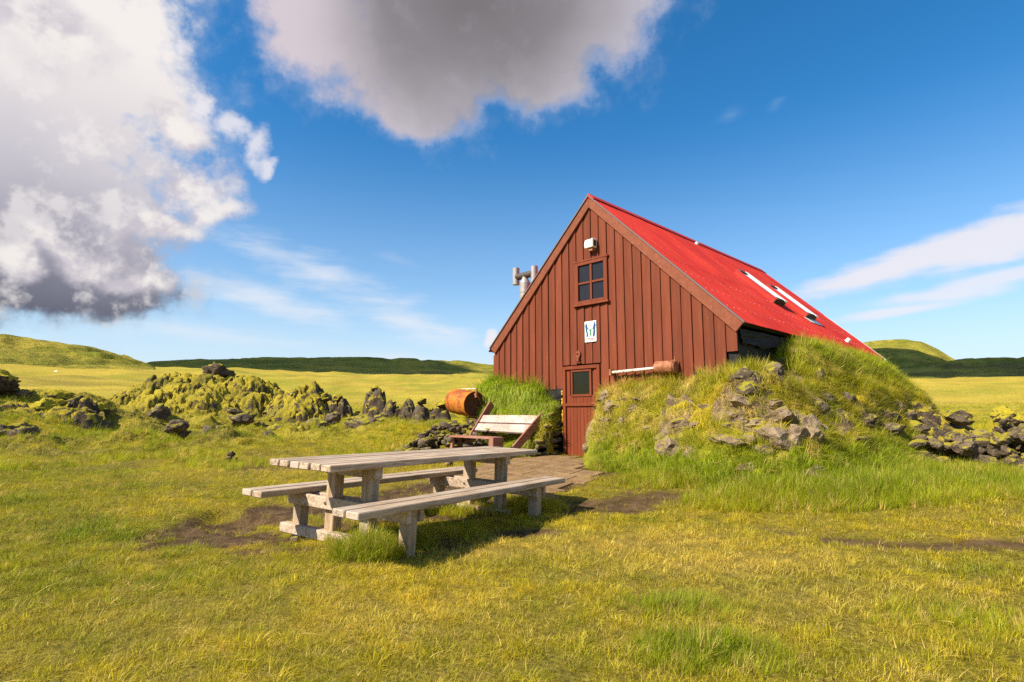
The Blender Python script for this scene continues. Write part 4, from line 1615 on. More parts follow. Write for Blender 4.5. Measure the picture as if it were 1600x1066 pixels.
nw = 6
gap = .014
pwid = (.781 - gap * (nw - 1)) / nw
for i in range(nw):
    xa = -.3905 + i * (pwid + gap)
    plank(xa, xa + pwid, -TL / 2 + random.uniform(-.012, .012), TL / 2 + random.uniform(-.012, .012), 0, .056, name='tabletop_plank')
for side, sh in ((1, -.088), (-1, .032)):
    for (a, b_) in ((.553, .692), (.704, .848)):
        lo, hi = (a, b_) if side > 0 else (-b_ - .005, -a - .005)
        plank(lo, hi, -1.593 + sh + random.uniform(-.01, .01), 1.593 + sh + random.uniform(-.01, .01), -.30, .056, name='bench_plank')
for yy in (-1.02, 1.02):
    sgn = 1 if yy > 0 else -1
    # bearer under the top, cross beams at bench height, sill on the ground
    MB().box(-.34, .34, yy - .045, yy + .045, -.155, -.060).build('top_bearer', M['tablewood'], tab, bevel=.006)
    MB().box(-.80, .80, yy - .100, yy - .052, -.470, -.362).build('cross_beam', M['tablewood'], tab, bevel=.006)
    MB().box(-.80, .80, yy + .052, yy + .100, -.470, -.362).build('cross_beam', M['tablewood'], tab, bevel=.006)
    MB().box(-.90, .42, yy - .10, yy - .01, -.755, -.665).build('sill_beam', M['tablewood'], tab, bevel=.008)
    for xx in (-.235, .235):
        MB().prism([(xx - .06, yy - .05, -.76), (xx + .06, yy - .05, -.76), (xx + .065, yy - .05, -.062), (xx - .065, yy - .05, -.062)], (0, .10, 0)).build('leg', M['postwood'], tab, bevel=.006)
        MB().tube((xx, yy - .101, -.415), (xx, yy - .106, -.415), .014, .014, 8).build('bolt', M['darksteel'], tab)
    for xx in (-.715, .715):
        MB().prism([(xx - .055, yy - .05, -.80), (xx + .055, yy - .05, -.80), (xx + .06, yy - .05, -.358), (xx - .06, yy - .05, -.358)], (0, .10, 0)).build('bench_leg', M['postwood'], tab, bevel=.006)

# ------------------------------------------------------------------ wooden seat leaning on the turf wall left of the door
seat = empty('wooden_bench', from_hut(-.95, -1.35, .03), ZR)
tag(seat, 'old wooden bench with steep red-stained side rails and flaking white back', 'bench')
for xx, y0, z0, y1, z1 in ((.65, -.14, .05, 1.11, 1.03), (-.65, -.20, .10, .62, 1.12)):
    dy, dz = y1 - y0, z1 - z0
    l_ = math.hypot(dy, dz)
    ny, nz = dz / l_ * .17, -dy / l_ * .17
    pts = [(xx - .022, y0, z0), (xx - .022, y1, z1), (xx - .022, y1 + ny, z1 + nz), (xx - .022, y0 + ny, z0 + nz)]
    MB().prism(pts, (.044, 0, 0)).build('side_rail', M['stainwood'], seat, bevel=.005)
for (k0, k1) in ((.44, .60), (.63, .80)):
    # back planks lie along the upper edges of the rails
    def edge_pt(xx, k):
        a = np.array([xx, -.14, .05]) if xx > 0 else np.array([xx, -.20, .10])
        b_ = np.array([xx, 1.11, 1.03]) if xx > 0 else np.array([xx, .62, 1.12])
        kk = k if xx > 0 else k * .86 + .03
        return a + (b_ - a) * kk
    p = [edge_pt(-.62, k0), edge_pt(.62, k0), edge_pt(.62, k1), edge_pt(-.62, k1)]
    off = np.array([0, .03, -.035])
    MB().prism([q + np.array([0, .02, -.02]) for q in p], tuple(off)).build('back_plank', M['pinkwood'], seat, bevel=.004)
MB().box(-.76, .55, -.42, -.12, .35, .39).build('seat_plank', M['stainwood'], seat, bevel=.004)
for xx in (-.72, .50):
    MB().box(xx - .04, xx + .04, -.40, -.33, -.1, .348).build('leg', M['stainwood'], seat, bevel=.004)
    MB().box(xx - .04, xx + .04, -.20, -.13, -.1, .348).build('leg', M['stainwood'], seat, bevel=.004)
MB().box(.50, .63, -.44, -.16, .20, .385).build('end_block', M['stainwood'], seat, bevel=.004)

# ------------------------------------------------------------------ barrel on a heap of stones
bd = 12.9
bx, by = away(742, bd)
bz = (645 - 632) / 878 * bd + CAM_Z
view = np.array([bx, by]) / math.hypot(bx, by)
ang = math.atan2(view[0], view[1])
axis_az = ang + math.pi - R_(33)          # the rusted end looks towards the path
axv = np.array([math.sin(axis_az), math.cos(axis_az), -.10])
axv /= np.linalg.norm(axv)
side_v = np.cross(axv, (0, 0, 1))
bar = basis_empty('oil_barrel', (bx, by, bz), axv, -side_v)
tag(bar, 'orange rusty oil barrel lying on a heap of lava stones', 'barrel')
BR, BL = .292, .86
prof = [(BR - .004, -BL), (BR + .006, -BL + .012), (BR, -BL + .03), (BR, -.60), (BR + .012, -.585), (BR, -.57), (BR, -.31), (BR + .012, -.295), (BR, -.28), (BR, -.03), (BR + .008, -.012), (BR + .004, 0), (BR - .012, 0), (BR - .016, -.03)]
MB().lathe(prof, 40, 'x').build('shell', M['barrel'], bar, smooth=True)
MB().lathe([(0.0001, -.035), (BR - .1, -.036), (BR - .014, -.03)], 40, 'x').build('end_plate', M['barrelend'], bar, smooth=True)
MB().lathe([(0.0001, -BL + .02), (BR - .004, -BL + .015)], 40, 'x').build('end_plate', M['barrel'], bar)
MB().tube((.0, -.02, BR - .07), (.09, -.02, BR - .07), .028, .028, 10).tube((.07, -.02, BR - .13), (.07, -.02, BR + .09), .03, .026, 10).build('tap', M['rust'], bar)
MB().tube((-.55, -.02, BR + .02), (.08, -.02, BR + .075), .012, .012, 8).build('pipe', M['pipe'], bar)
MB().tube((-.02, .20, -.02), (.0, .05, .22), .016, .016, 8).build('strut', M['rust'], bar)

heap = empty('stone_heap', (bx - .45, by - .35, float(ground_z(bx - .45, by - .35))))
tag(heap, 'heap of dark mossy lava stones under the orange barrel', 'stone heap')
hx, hy, hz = heap.location
for i in range(150):
    u = rng.uniform(-1.15, .95)
    v = rng.uniform(-.75, .75)
    top = max(0.0, (bz - BR - .06 - hz)) * (1 - max(0, (-u - .15) / 1.05) ** 1.2) * (1 - abs(v / .85) ** 2.5)
    top = max(top, .12)
    lvl = rng.uniform(0, 1) ** .7
    sz = rng.uniform(.07, .15)
    # along the line of sight the heap is a bank running sideways
    rx_, ry_ = view[1], -view[0]
    X_ = hx + rx_ * u - view[0] * v
    Y_ = hy + ry_ * u - view[1] * v
    stone_obj('stone', STONES, M['lavadry'], heap, (X_ - hx, Y_ - hy, max(0.02, top * lvl)), (sz * rng.uniform(.9, 1.4), sz, sz * rng.uniform(.8, 1.1)))

# ------------------------------------------------------------------ turf banks either side of the door
def build_bank(name, fn, s0, s1, t0, t1, step, label, holes):
    ss = np.arange(s0, s1 + step, step)
    tt = np.arange(t0, t1 + step, step)
    S, T = np.meshgrid(ss, tt)
    H = fn(S, T)
    X, Y = from_st(S, T)
    gz = ground_z(X, Y)
    top = np.minimum(PAD + .01, gz) + H
    ok = (top > gz - .18) & (H > -.28)
    keep = ok[:-1, :-1] & ok[1:, :-1] & ok[:-1, 1:] & ok[1:, 1:]
    # rough the face sideways as well
    nx_ = .05 * fbm(X * 3, Y * 3, top * 3, 3)
    ny_ = .05 * fbm(X * 3 + 9, Y * 3, top * 3, 3)
    root = empty(name, (0, 0, 0))
    me = grid_mesh('turf_face', X + nx_, Y + ny_, top, keep)
    c, so = bank_colour(X.ravel(), Y.ravel(), H.ravel(), S.ravel(), T.ravel())
    set_color(me, 'tint', c)
    set_float(me, 'soil', so)
    set_float(me, 'thatch_shade', np.full(len(so), .45))
    set_float(me, 'crag', crag_mask(S.ravel(), T.ravel(), H.ravel()) * (S.ravel() > .2))
    obj('turf_face', me, M['ground'], root)
    tag(root, label, 'turf bank')
    return root


def bank_colour(x, y, h, s, t):
    n = fbm(x * 1.1, y * 1.1, h * 1.1 + 40, 4, .6)
    n2 = fbm(x * 3.3, y * 3.3, h * 3.3 + 44, 4, .6)
    g = np.clip(.58 + .95 * n + .55 * n2, 0, 1)
    # lush at the foot, drier half way up
    g = np.maximum(g, (1 - sstep(.15, .75, h + .3 * n)) * .95)
    g = np.where(h > 1.2, np.maximum(g, .55 + .6 * n2), g)
    dry = np.clip(sstep(.0, .42, n2 + .6 * n) * sstep(.35, .7, h), 0, 1)[..., None]
    g = np.clip(g, 0, 1)[..., None]
    c = np.where(g < .5, C_YEL * 1.05 + (C_OLV - C_YEL) * g * 2, C_OLV + (C_GRN - C_OLV) * (g - .5) * 2)
    crown = (sstep(1.35, 1.9, h + .5 * n) * .80)[..., None]
    c = c * (1 - crown) + C_LUSH * (1 + .35 * n2[..., None]) * crown
    foot = (1 - sstep(.2, .7, h + .3 * n))[..., None]
    c = c * (1 - .6 * foot) + C_LUSH * .6 * foot
    c = c * (1 - dry * .75) + C_STR * dry * .75
    so = .48 * sstep(.12, .5, fbm(x * 1.6, y * 1.6, h * 1.6 + 50, 4, .6)) * sstep(.3, .6, h) * (1 - sstep(1.5, 2.0, h) * .5)
    so = np.maximum(so, .95 * sstep(.42, .62, 1 - np.hypot((s - 4.15) / .55, (t - .75) / 1.0)))
    so = np.where(s > .2, np.maximum(so, .45 * crag_mask(s, t, h)), so)
    return c, so


bank_r = build_bank('turf_bank', bank_right, .30, 7.4, -3.2, 11.4, .055, 'grassy stone and turf bank right of the door, up to the red eave', None)
bank_l = build_bank('turf_bank', bank_left, -5.0, 0.0, -2.2, 11.2, .055, 'green turf wall left of the door behind the wooden bench', None)


def bank_stone(parent, px, py, wpx, hpx, m_, sink=.35, lib=None, tilt=None):
    lib = lib or ROUGH
    p = hit(px, py)
    d = math.hypot(p[0], p[1])
    w = wpx * d / 878 / 2
    h = hpx * d / 878 / 2
    vx, vy = p[0] / d, p[1] / d
    loc = (p[0] + vx * w * sink, p[1] + vy * w * sink, p[2] + h * .1)
    return stone_obj('stone', lib, m_, parent, loc, (w * 1.45, w * 1.3, h * 1.75), tilt)


# stones showing in the right-hand bank: edge of the passage first, then the face
for a in [(934, 617, 22, 14), (946, 625, 20, 16), (931, 633, 26, 14), (963, 634, 24, 18), (955, 645, 18, 10), (930, 655, 34, 20), (948, 661, 18, 12), (925, 681, 16, 30), (918, 702, 12, 16), (940, 690, 16, 14),
          (975, 626, 16, 10), (1000, 628, 22, 10), (990, 640, 14, 10), (973, 664, 14, 20), (1010, 672, 18, 14), (968, 682, 18, 12)]:
    bank_stone(bank_r, *a, M['stone'])
for a in [(1055, 702, 40, 30), (1078, 714, 18, 22), (1035, 690, 16, 14), (1070, 672, 30, 18), (1092, 668, 22, 12), (1160, 632, 30, 16), (1145, 667, 26, 12), (1180, 664, 26, 12), (1125, 690, 24, 12), (1150, 693, 40, 14), (1172, 690, 20, 12),
          (1205, 636, 22, 12), (1222, 655, 40, 22), (1245, 660, 28, 20), (1262, 672, 26, 26), (1215, 690, 44, 26), (1245, 688, 30, 24), (1268, 692, 26, 34), (1280, 680, 22, 22), (1192, 706, 22, 14), (1170, 735, 30, 14),
          (1158, 752, 26, 12), (1265, 750, 24, 18), (1280, 756, 16, 20), (1272, 738, 20, 12), (1100, 640, 16, 8), (1165, 662, 14, 10), (1146, 655, 12, 10)]:
    bank_stone(bank_r, *a, M['stone'])
for a in [(1158, 560, 20, 20), (1172, 575, 26, 24), (1190, 560, 26, 30), (1160, 590, 30, 22), (1180, 598, 28, 20), (1205, 552, 20, 18), (1212, 590, 22, 22), (1225, 570, 22, 22), (1195, 545, 12, 20), (1170, 612, 24, 18),
          (1240, 555, 18, 16), (1272, 640, 26, 20), (1282, 600, 16, 30), (1320, 625, 20, 18), (1305, 650, 24, 16), (1350, 660, 26, 14), (1390, 655, 24, 14), (1400, 640, 22, 14), (1425, 672, 26, 14), (1385, 678, 30, 14), (1335, 690, 26, 12),
          (1410, 655, 24, 18), (1290, 625, 18, 14)]:
    bank_stone(bank_r, *a, M['lavadry'])
def st_stone(parent, s_, t_, z_, size, m_):
    x_, y_ = from_st(s_, t_)
    return stone_obj('stone', STONES, m_, parent, (float(x_), float(y_), PAD + z_), size)


# rough stone reveal of the passage, left of the door
for z_ in np.arange(.06, 1.10, .135):
    depth = .12 + .80 * (1 - z_ / 1.15)
    for t_ in np.arange(-.10, -depth - .06, -.19):
        sz = random.uniform(.075, .115)
        st_stone(bank_l, -.17 + random.uniform(-.04, .03), t_ + random.uniform(-.04, .04), z_ + random.uniform(-.03, .03), (sz * 1.3, sz * 1.1, sz * .85), M['lavadry'])

# ------------------------------------------------------------------ paving between the table and the door
pav = empty('paving', from_hut(0, 0, 0), ZR)
tag(pav, 'brown stone paving laid before the hut door', 'paving')
for i in range(7):
    for j in range(9):
        s0 = -.25 + i * .425 + (.2 if j % 2 else 0)
        t0 = -.62 - j * .385
        cs, ct = s0 + .21, t0 + .19
        x_, y_ = from_st(cs, ct)
        if bank_right(np.array([cs]), np.array([ct]))[0] > .05 and cs > .5:
            continue
        lim = 1.6 if j < 6 else 1.25
        if cs > lim + .25 * (j - 2) or cs < -.25 + .05 * j:
            continue
        zz = [float(ground_z(*from_st(a, b_))) - HUT[2] for a, b_ in ((s0, t0), (s0 + .42, t0), (s0 + .42, t0 + .38), (s0, t0 + .38))]
        up = .022 + random.uniform(-.0025, .0025)
        pts = [(s0 + random.uniform(0, .008), t0 + random.uniform(0, .008), zz[0] + up), (s0 + .42 - random.uniform(0, .008), t0 + random.uniform(0, .008), zz[1] + up),
               (s0 + .42 - random.uniform(0, .008), t0 + .38 - random.uniform(0, .008), zz[2] + up), (s0 + random.uniform(0, .008), t0 + .38 - random.uniform(0, .008), zz[3] + up)]
        MB().prism(pts, (0, 0, -.06)).build('paving_slab', M['slab'], pav, bevel=.008)


# ------------------------------------------------------------------ lava outcrops and boulders out on the grass
def moss_mound(root, px0, px1, py_top, py_base, dist, depth, skyl, seed, ndome, rad=(.12, .42)):
    """hummocky moss-grown lava: a ridge set with cushions of different sizes, as one continuous skin"""
    g = np.random.default_rng(seed + 900)
    depth = depth * 1.45
    ppm = 878 / dist
    wid = (px1 - px0) / ppm
    cx, cy = away((px0 + px1) / 2, dist)
    vx, vy = cx / dist, cy / dist
    zt = (645 - py_top) / ppm + CAM_Z
    zb = (645 - py_base) / ppm + CAM_Z
    step = max(.05, wid / 170)
    us = np.arange(-wid * .58, wid * .58, step)
    vs = np.arange(-depth, depth, step)
    U, V = np.meshgrid(us, vs)
    X = cx + vy * U + vx * V
    Y = cy - vx * U + vy * V
    gz = ground_z(X, Y)
    e = np.interp((U / wid + .5), np.linspace(0, 1, len(skyl)), skyl) * (1 - sstep(.34, .58, np.abs(U / wid)))
    e = e * (1 - np.clip(np.abs(V) / depth, 0, 1) ** 1.35)
    n = fbm(X * .8, Y * .8, seed, 4, .55)
    rise = (zt - .58 - gz) * e ** 1.25 * (1 + .30 * n)
    H = np.maximum(rise, 0)
    n5 = fbm(X * 2.2, Y * 2.2, seed + 3, 4, .6)
    L = np.zeros_like(H)
    for i in range(ndome):
        du, dv = g.uniform(us[0], us[-1]), g.uniform(-depth, depth)
        r = g.uniform(*rad) * (1.2 if g.uniform() < .12 else .62)
        q = ((U - du) / (r * g.uniform(.9, 1.6))) ** 2 + ((V - dv) / r) ** 2
        k = q < 1
        L[k] = np.maximum(L[k], r * g.uniform(.4, 1.0) * np.sqrt(1 - q[k]) ** .7)
    env = sstep(.0, .22, H)
    crag = 1 - np.abs(fbm(X * 1.5, Y * 1.5, seed + 6, 4, .6)) * 2.4
    crack = 1 - sstep(0, .10, np.abs(fbm(X * 1.1 + 3, Y * 1.1, seed + 8, 4, .6)))
    H = H - .30 * crack * env
    H = H + (L * .9 + .16 * n5 + .14 * np.clip(crag, -1, 1) + .07 * fbm(X * 6, Y * 6, seed, 3, .6)) * env
    Z = gz + H - .12 * (1 - env) - .02
    me = grid_mesh('mossy_skin', X - root.location.x, Y - root.location.y, Z - root.location.z)
    return obj('mossy_skin', me, M['lavamoss'], root)


def outcrop(px0, px1, py_top, py_base, dist, n, label, m_=None, name='lava_outcrop', seed=0, size=(.16, .34), spread_depth=1.0, skyl=None, cat='rock', lib=None, heaped=True):
    g = np.random.default_rng(seed + 500)
    cx, cy = away((px0 + px1) / 2, dist)
    root = empty(name, (cx, cy, float(ground_z(cx, cy))))
    tag(root, label, cat)
    vx, vy = cx / dist, cy / dist
    ppm = 878 / dist
    wid = (px1 - px0) / ppm
    zt = (645 - py_top) / ppm + CAM_Z
    zb = (645 - py_base) / ppm + CAM_Z
    for i in range(n):
        u = g.uniform(-1, 1)
        v = g.uniform(-.5, .5) * spread_depth
        env = (1 - abs(u) ** 2.2) if skyl is None else np.interp((u + 1) / 2, np.linspace(0, 1, len(skyl)), skyl)
        x_ = cx + vy * u * wid / 2 + vx * v
        y_ = cy - vx * u * wid / 2 + vy * v
        gz = float(max(ground_z(x_, y_), lava_z(np.array([x_]), np.array([y_]))[0]))
        top = max(zb + (zt - zb) * env * (1 - .35 * abs(v) / max(.5 * spread_depth, .01)), gz + .05)
        s_ = g.uniform(*size) * (wid ** .35)
        z_ = gz + (top - gz) * g.uniform(0, 1) - s_ * .5 if heaped else gz + s_ * g.uniform(-.15, .25)
        rr_ = (g.uniform(-.4, .4), g.uniform(-.4, .4), g.uniform(0, 6.28))
        stone_obj('rock' if lib is None else 'stone', lib or LAVAS, m_ or M['lava'], root, (x_ - cx, y_ - cy, z_ - root.location.z), (s_ * g.uniform(.9, 1.5), s_, s_ * g.uniform(.7, 1.1)), rr_)
    return root


LAVA = {}


def lava_z(x, y):
    r, a = np.hypot(x, y), np.arctan2(x, y)
    i = (np.log(np.maximum(r, .1) / LAVA['R'][0]) / math.log(LAVA['R'][-1] / LAVA['R'][0])) * (len(LAVA['R']) - 1)
    j = (a - LAVA['A'][0]) / (LAVA['A'][-1] - LAVA['A'][0]) * (len(LAVA['A']) - 1)
    ok = (i >= 0) & (i <= len(LAVA['R']) - 1) & (j >= 0) & (j <= len(LAVA['A']) - 1)
    ii, jj = np.clip(np.round(i).astype(int), 0, len(LAVA['R']) - 1), np.clip(np.round(j).astype(int), 0, len(LAVA['A']) - 1)
    return np.where(ok, LAVA['Z'][ii, jj], -99)


def build_lava_field():
    g = np.random.default_rng(321)
    a0, a1 = math.atan2(bearing_ray(-60, 600)[0], 1.0) * 1.0, math.atan2(bearing_ray(735, 600)[0], 1.0)
    A = np.linspace(a0, a1, 620)
    Rr = 14.5 * (46 / 14.5) ** np.linspace(0, 1, 430)
    AA, RR = np.meshgrid(A, Rr)
    X, Y = RR * np.sin(AA), RR * np.cos(AA)
    gz = ground_z(X, Y)
    fade = sstep(14.6, 17.5, RR) * (1 - sstep(38, 45, RR)) * sstep(a0, a0 + .03, AA) * (1 - sstep(a1 - .05, a1, AA))
    patch = sstep(-.16, .22, fbm(X * .16, Y * .16, 31.1, 5, .6)) * fade
    L = np.zeros_like(X)
    for i in range(1500):
        r0 = 15 * (45 / 15) ** g.uniform(0, 1)
        aa = g.uniform(a0, a1)
        cx, cy = r0 * math.sin(aa), r0 * math.cos(aa)
        rad = g.uniform(.14, .60) * (1.5 if g.uniform() < .08 else 1)
        j0, j1 = np.searchsorted(Rr, [r0 - rad * 1.5, r0 + rad * 1.5])
        k0, k1 = np.searchsorted(A, [aa - rad * 1.5 / r0, aa + rad * 1.5 / r0])
        if j1 <= j0 or k1 <= k0:
            continue
        sx, sy = X[j0:j1, k0:k1], Y[j0:j1, k0:k1]
        th = g.uniform(0, 3.14)
        q = gauss(sx, sy, cx, cy, rad * g.uniform(.9, 1.5), rad, th)
        dome = np.where(q < 1, rad * g.uniform(.25, .7) * np.sqrt(np.maximum(1 - q, 0)) ** .75, 0)
        L[j0:j1, k0:k1] = np.maximum(L[j0:j1, k0:k1], dome)
    n = fbm(X * .9, Y * .9, 41.1, 5, .6)
    n2 = fbm(X * 3.5, Y * 3.5, 44.1, 4, .6)
    rid = np.clip(1 - np.abs(fbm(X * .55, Y * .55, 47.1, 4, .6)) * 3, -.5, 1)
    n6 = fbm(X * 7, Y * 7, 49.1, 3, .6)
    Hh = (L * .70 + .20 * n + .12 * n2 + .05 * n6 + .20 * rid) * patch
    Z = gz - .12 + .13 * sstep(.05, .25, patch) + np.maximum(Hh, -.05)
    LAVA.update(A=A, R=Rr, Z=Z)
    me = grid_mesh('lava_field', X, Y, Z)
    me.flip_normals()
    tag(obj('lava_field', me, M['lavafield']), kind='structure')


build_lava_field()
o_ = outcrop(-40, 112, 600, 655, 23, 12, 'low mossy lava knoll with a dark shaded flank at the far left', seed=1, size=(.16, .30), spread_depth=2.6, skyl=[.5, .9, 1, .8, .55, .3])
moss_mound(o_, -90, 125, 611, 660, 23, 1.9, [.8, .9, 1, .95, .8, .7, .25], 1, 210, (.14, .45))
x_, y_ = away(-10, 23)
tag(stone_obj('boulder', LAVAS, M['lava'], None, (x_, y_, 2.22), (.60, .55, .66), (.1, .1, .6)), 'dark moss-capped lava boulder cut by the left edge of the picture', 'boulder')
o_ = outcrop(205, 440, 588, 655, 32, 26, 'broad moss-covered lava mound crowned by a round boulder', seed=3, size=(.12, .24), spread_depth=3.4, skyl=[.15, .45, .75, 1, 1, .95, .8, .6, .4])
moss_mound(o_, 200, 440, 584, 655, 32, 2.6, [.25, .5, .75, .95, 1, 1, .85, .8, .6, .4], 3, 420, (.16, .55))
x_, y_ = away(343, 32)
tag(stone_obj('boulder', LAVAS[1:2], M['lavamoss'], None, (x_, y_, 3.20), (.72, .66, .92), (.05, .1, 1.1)), 'round mossy boulder perched on top of the broad lava mound', 'boulder')
o_ = outcrop(432, 506, 592, 645, 29, 16, 'jagged mossy lava outcrop just behind the near end of the table', seed=5, size=(.16, .30), spread_depth=1.4, skyl=[.35, .7, 1, .95, .5])
moss_mound(o_, 425, 512, 590, 645, 29, 1.3, [.4, .7, 1, 1, .6], 5, 110, (.14, .42))
o_ = outcrop(574, 600, 604, 640, 30, 8, 'upright dark lava pillar standing in the yellow meadow', seed=6, size=(.20, .30), spread_depth=.7, skyl=[.7, 1, 1, .8])
moss_mound(o_, 568, 606, 599, 642, 30, .75, [.8, 1, 1, .9], 6, 26, (.16, .36))
o_ = outcrop(520, 546, 608, 627, 33, 3, 'small round lava rock left of the upright pillar', seed=7, size=(.2, .28), spread_depth=.8)
moss_mound(o_, 514, 552, 606, 630, 33, .8, [.5, 1, .9, .5], 7, 22, (.16, .4))
o_ = outcrop(602, 648, 614, 640, 28, 6, 'moss-topped lava rocks right of the upright pillar', seed=8, size=(.16, .26), spread_depth=1.0, skyl=[.6, 1, .7, .9, .5])
moss_mound(o_, 598, 654, 609, 642, 28, 1.0, [.6, 1, .6, .95, .5], 8, 60, (.14, .38))
o_ = outcrop(648, 698, 614, 640, 26, 6, 'craggy grey lava rocks beside the orange barrel', seed=9, size=(.15, .25), spread_depth=1.0, skyl=[.5, .8, .8, 1, .9])
moss_mound(o_, 642, 706, 611, 642, 26, .9, [.5, .9, .7, 1, .8], 9, 60, (.12, .34))
outcrop(262, 304, 645, 672, 18, 5, 'dark pointed lava rock low in the grass at the left', seed=10, size=(.18, .28), spread_depth=.6, m_=M['lavadry'])
outcrop(355, 412, 636, 662, 22, 9, 'brown lava ledge at the foot of the broad mound', seed=11, size=(.2, .32), spread_depth=.8, m_=M['lavadry'])
outcrop(70, 620, 640, 664, 22, 46, 'scatter of low dark stones over the hummocky grass below the mounds', seed=21, size=(.07, .17), spread_depth=11, m_=M['lavadry'], heaped=False)
outcrop(498, 522, 650, 674, 19, 4, 'dark lava lump beyond the middle of the table', seed=12, size=(.2, .3), spread_depth=.5, m_=M['lavadry'])
outcrop(360, 382, 692, 706, 13, 2, 'small grey stone in the grass left of the table top', seed=13, size=(.13, .18), spread_depth=.2, m_=M['lavadry'])
outcrop(575, 600, 638, 652, 24, 4, 'small lava stones below the upright pillar', seed=14, size=(.16, .24), spread_depth=.5, m_=M['lavadry'])
o_ = outcrop(1432, 1510, 626, 648, 15.0, 14, 'mossy lava boulders behind the right end of the bank', seed=15, size=(.12, .22), spread_depth=.9, skyl=[1, .95, .6, .5, .4], m_=M['ruin'], lib=ROUGH)
moss_mound(o_, 1405, 1525, 604, 660, 15.0, 1.2, [1, 1, .9, .6, .5, .35], 15, 90, (.08, .24))
ruin = outcrop(1452, 1590, 650, 700, 12.5, 165, 'tumbled dry stone wall of dark stones on the right meadow', seed=16, size=(.07, .15), spread_depth=1.2, m_=M['ruin'], name='stone_wall', skyl=[.55, .8, .65, .8, 1, .95, .55], cat='stone wall', lib=STONES + ROUGH)
outcrop(1570, 1640, 628, 648, 24, 8, 'low dark rocks at the right edge of the meadow', seed=17, size=(.2, .34), spread_depth=1.0)
p_ = hit(460, 846)
clod = stone_obj('stone', STONES, M['lavadry'], None, (p_[0], p_[1], p_[2] + .01), (.055, .045, .05))
tag(clod, 'fist-sized dark stone on bare soil before the table', 'stone')
p_ = hit(698, 733)
st_ = stone_obj('stone', STONES, M['stone'], None, (p_[0], p_[1] + .3, float(ground_z(p_[0], p_[1] + .3)) + .05), (.10, .09, .12))
tag(st_, 'pale round stone behind the far bench plank', 'stone')
x_, y_ = away(86, 150)
far_st = stone_obj('boulder', LAVAS, M['white'], None, (x_, y_, float(ground_z(x_, y_)) + .1), (.55, .4, .4))
tag(far_st, 'tiny white boulder far out on the left hillside', 'boulder')

# ------------------------------------------------------------------ grass
PROTO = bpy.data.collections.new('grass_prototypes')


def tuft(name, blades, height, spread, lean, width, seed, droop=False, curl=.5):
    g = np.random.default_rng(seed)
    V, F, B = [], [], []
    for i in range(blades):
        a = g.uniform(0, 2 * math.pi)
        rad = spread * math.sqrt(g.uniform(0, 1))
        bx_, by_ = rad * math.cos(a), rad * math.sin(a)
        h = height * g.uniform(.55, 1.15)
        if droop:
            az_ = g.normal(0, .55)
            ln = g.uniform(.6, 1.1)
        else:
            az_ = a + g.normal(0, .9)
            ln = abs(g.normal(lean, lean * .6))
        dx, dy = math.cos(az_), math.sin(az_)
        wx, wy = -dy, dx
        w = width * g.uniform(.7, 1.3)
        rnd = g.uniform(0, 1)
        b0 = len(V)
        nseg = 4
        for k in range(nseg + 1):
            f = k / nseg
            if droop:
                out = h * (1.0 * f * ln)
                zz_ = h * (.55 * math.sin(min(f * 2.2, 2.6)) - .75 * f * f * ln)
            else:
                out = h * ln * (f ** (1 + curl))
                zz_ = h * f * (1 - .35 * ln * f)
            ww = w * (1 - f) ** .7
            px_, py_ = bx_ + dx * out, by_ + dy * out
            if k == nseg:
                V.append((px_, py_, zz_))
                B.append(rnd)
            else:
                V.append((px_ - wx * ww, py_ - wy * ww, zz_))
                V.append((px_ + wx * ww, py_ + wy * ww, zz_))
                B += [rnd, rnd]
        for k in range(nseg - 1):
            q = b0 + 2 * k
            F.append((q, q + 1, q + 3, q + 2))
        q = b0 + 2 * (nseg - 1)
        F.append((q, q + 1, q + 2))
    me = mesh_from(name, V, F, True)
    set_float(me, 'bl', B)
    me.materials.append(M['grass'])
    o = bpy.data.objects.new(name, me)
    PROTO.objects.link(o)
    return o


# index order is alphabetical in Collection Info
SHORT = [0, 1, 2, 3, 4]
LONG = [5, 6, 7]
DROOP = [8, 9]
for i in range(5):
    tuft('a%d_short' % i, 16, .044 + .007 * i, .060, 1.05, .0016, 200 + i)
for i in range(3):
    tuft('b%d_long' % i, 22, .20 + .04 * i, .06, .45, .0026, 220 + i, curl=.9)
for i in range(2):
    tuft('c%d_droop' % i, 22, .20 + .05 * i, .07, .6, .0026, 240 + i, droop=True)


STRAW = [10, 11]
for i in range(2):
    tuft('d%d_straw' % i, 4, .030 + .012 * i, .07, 2.2, .0012, 260 + i, curl=.1)


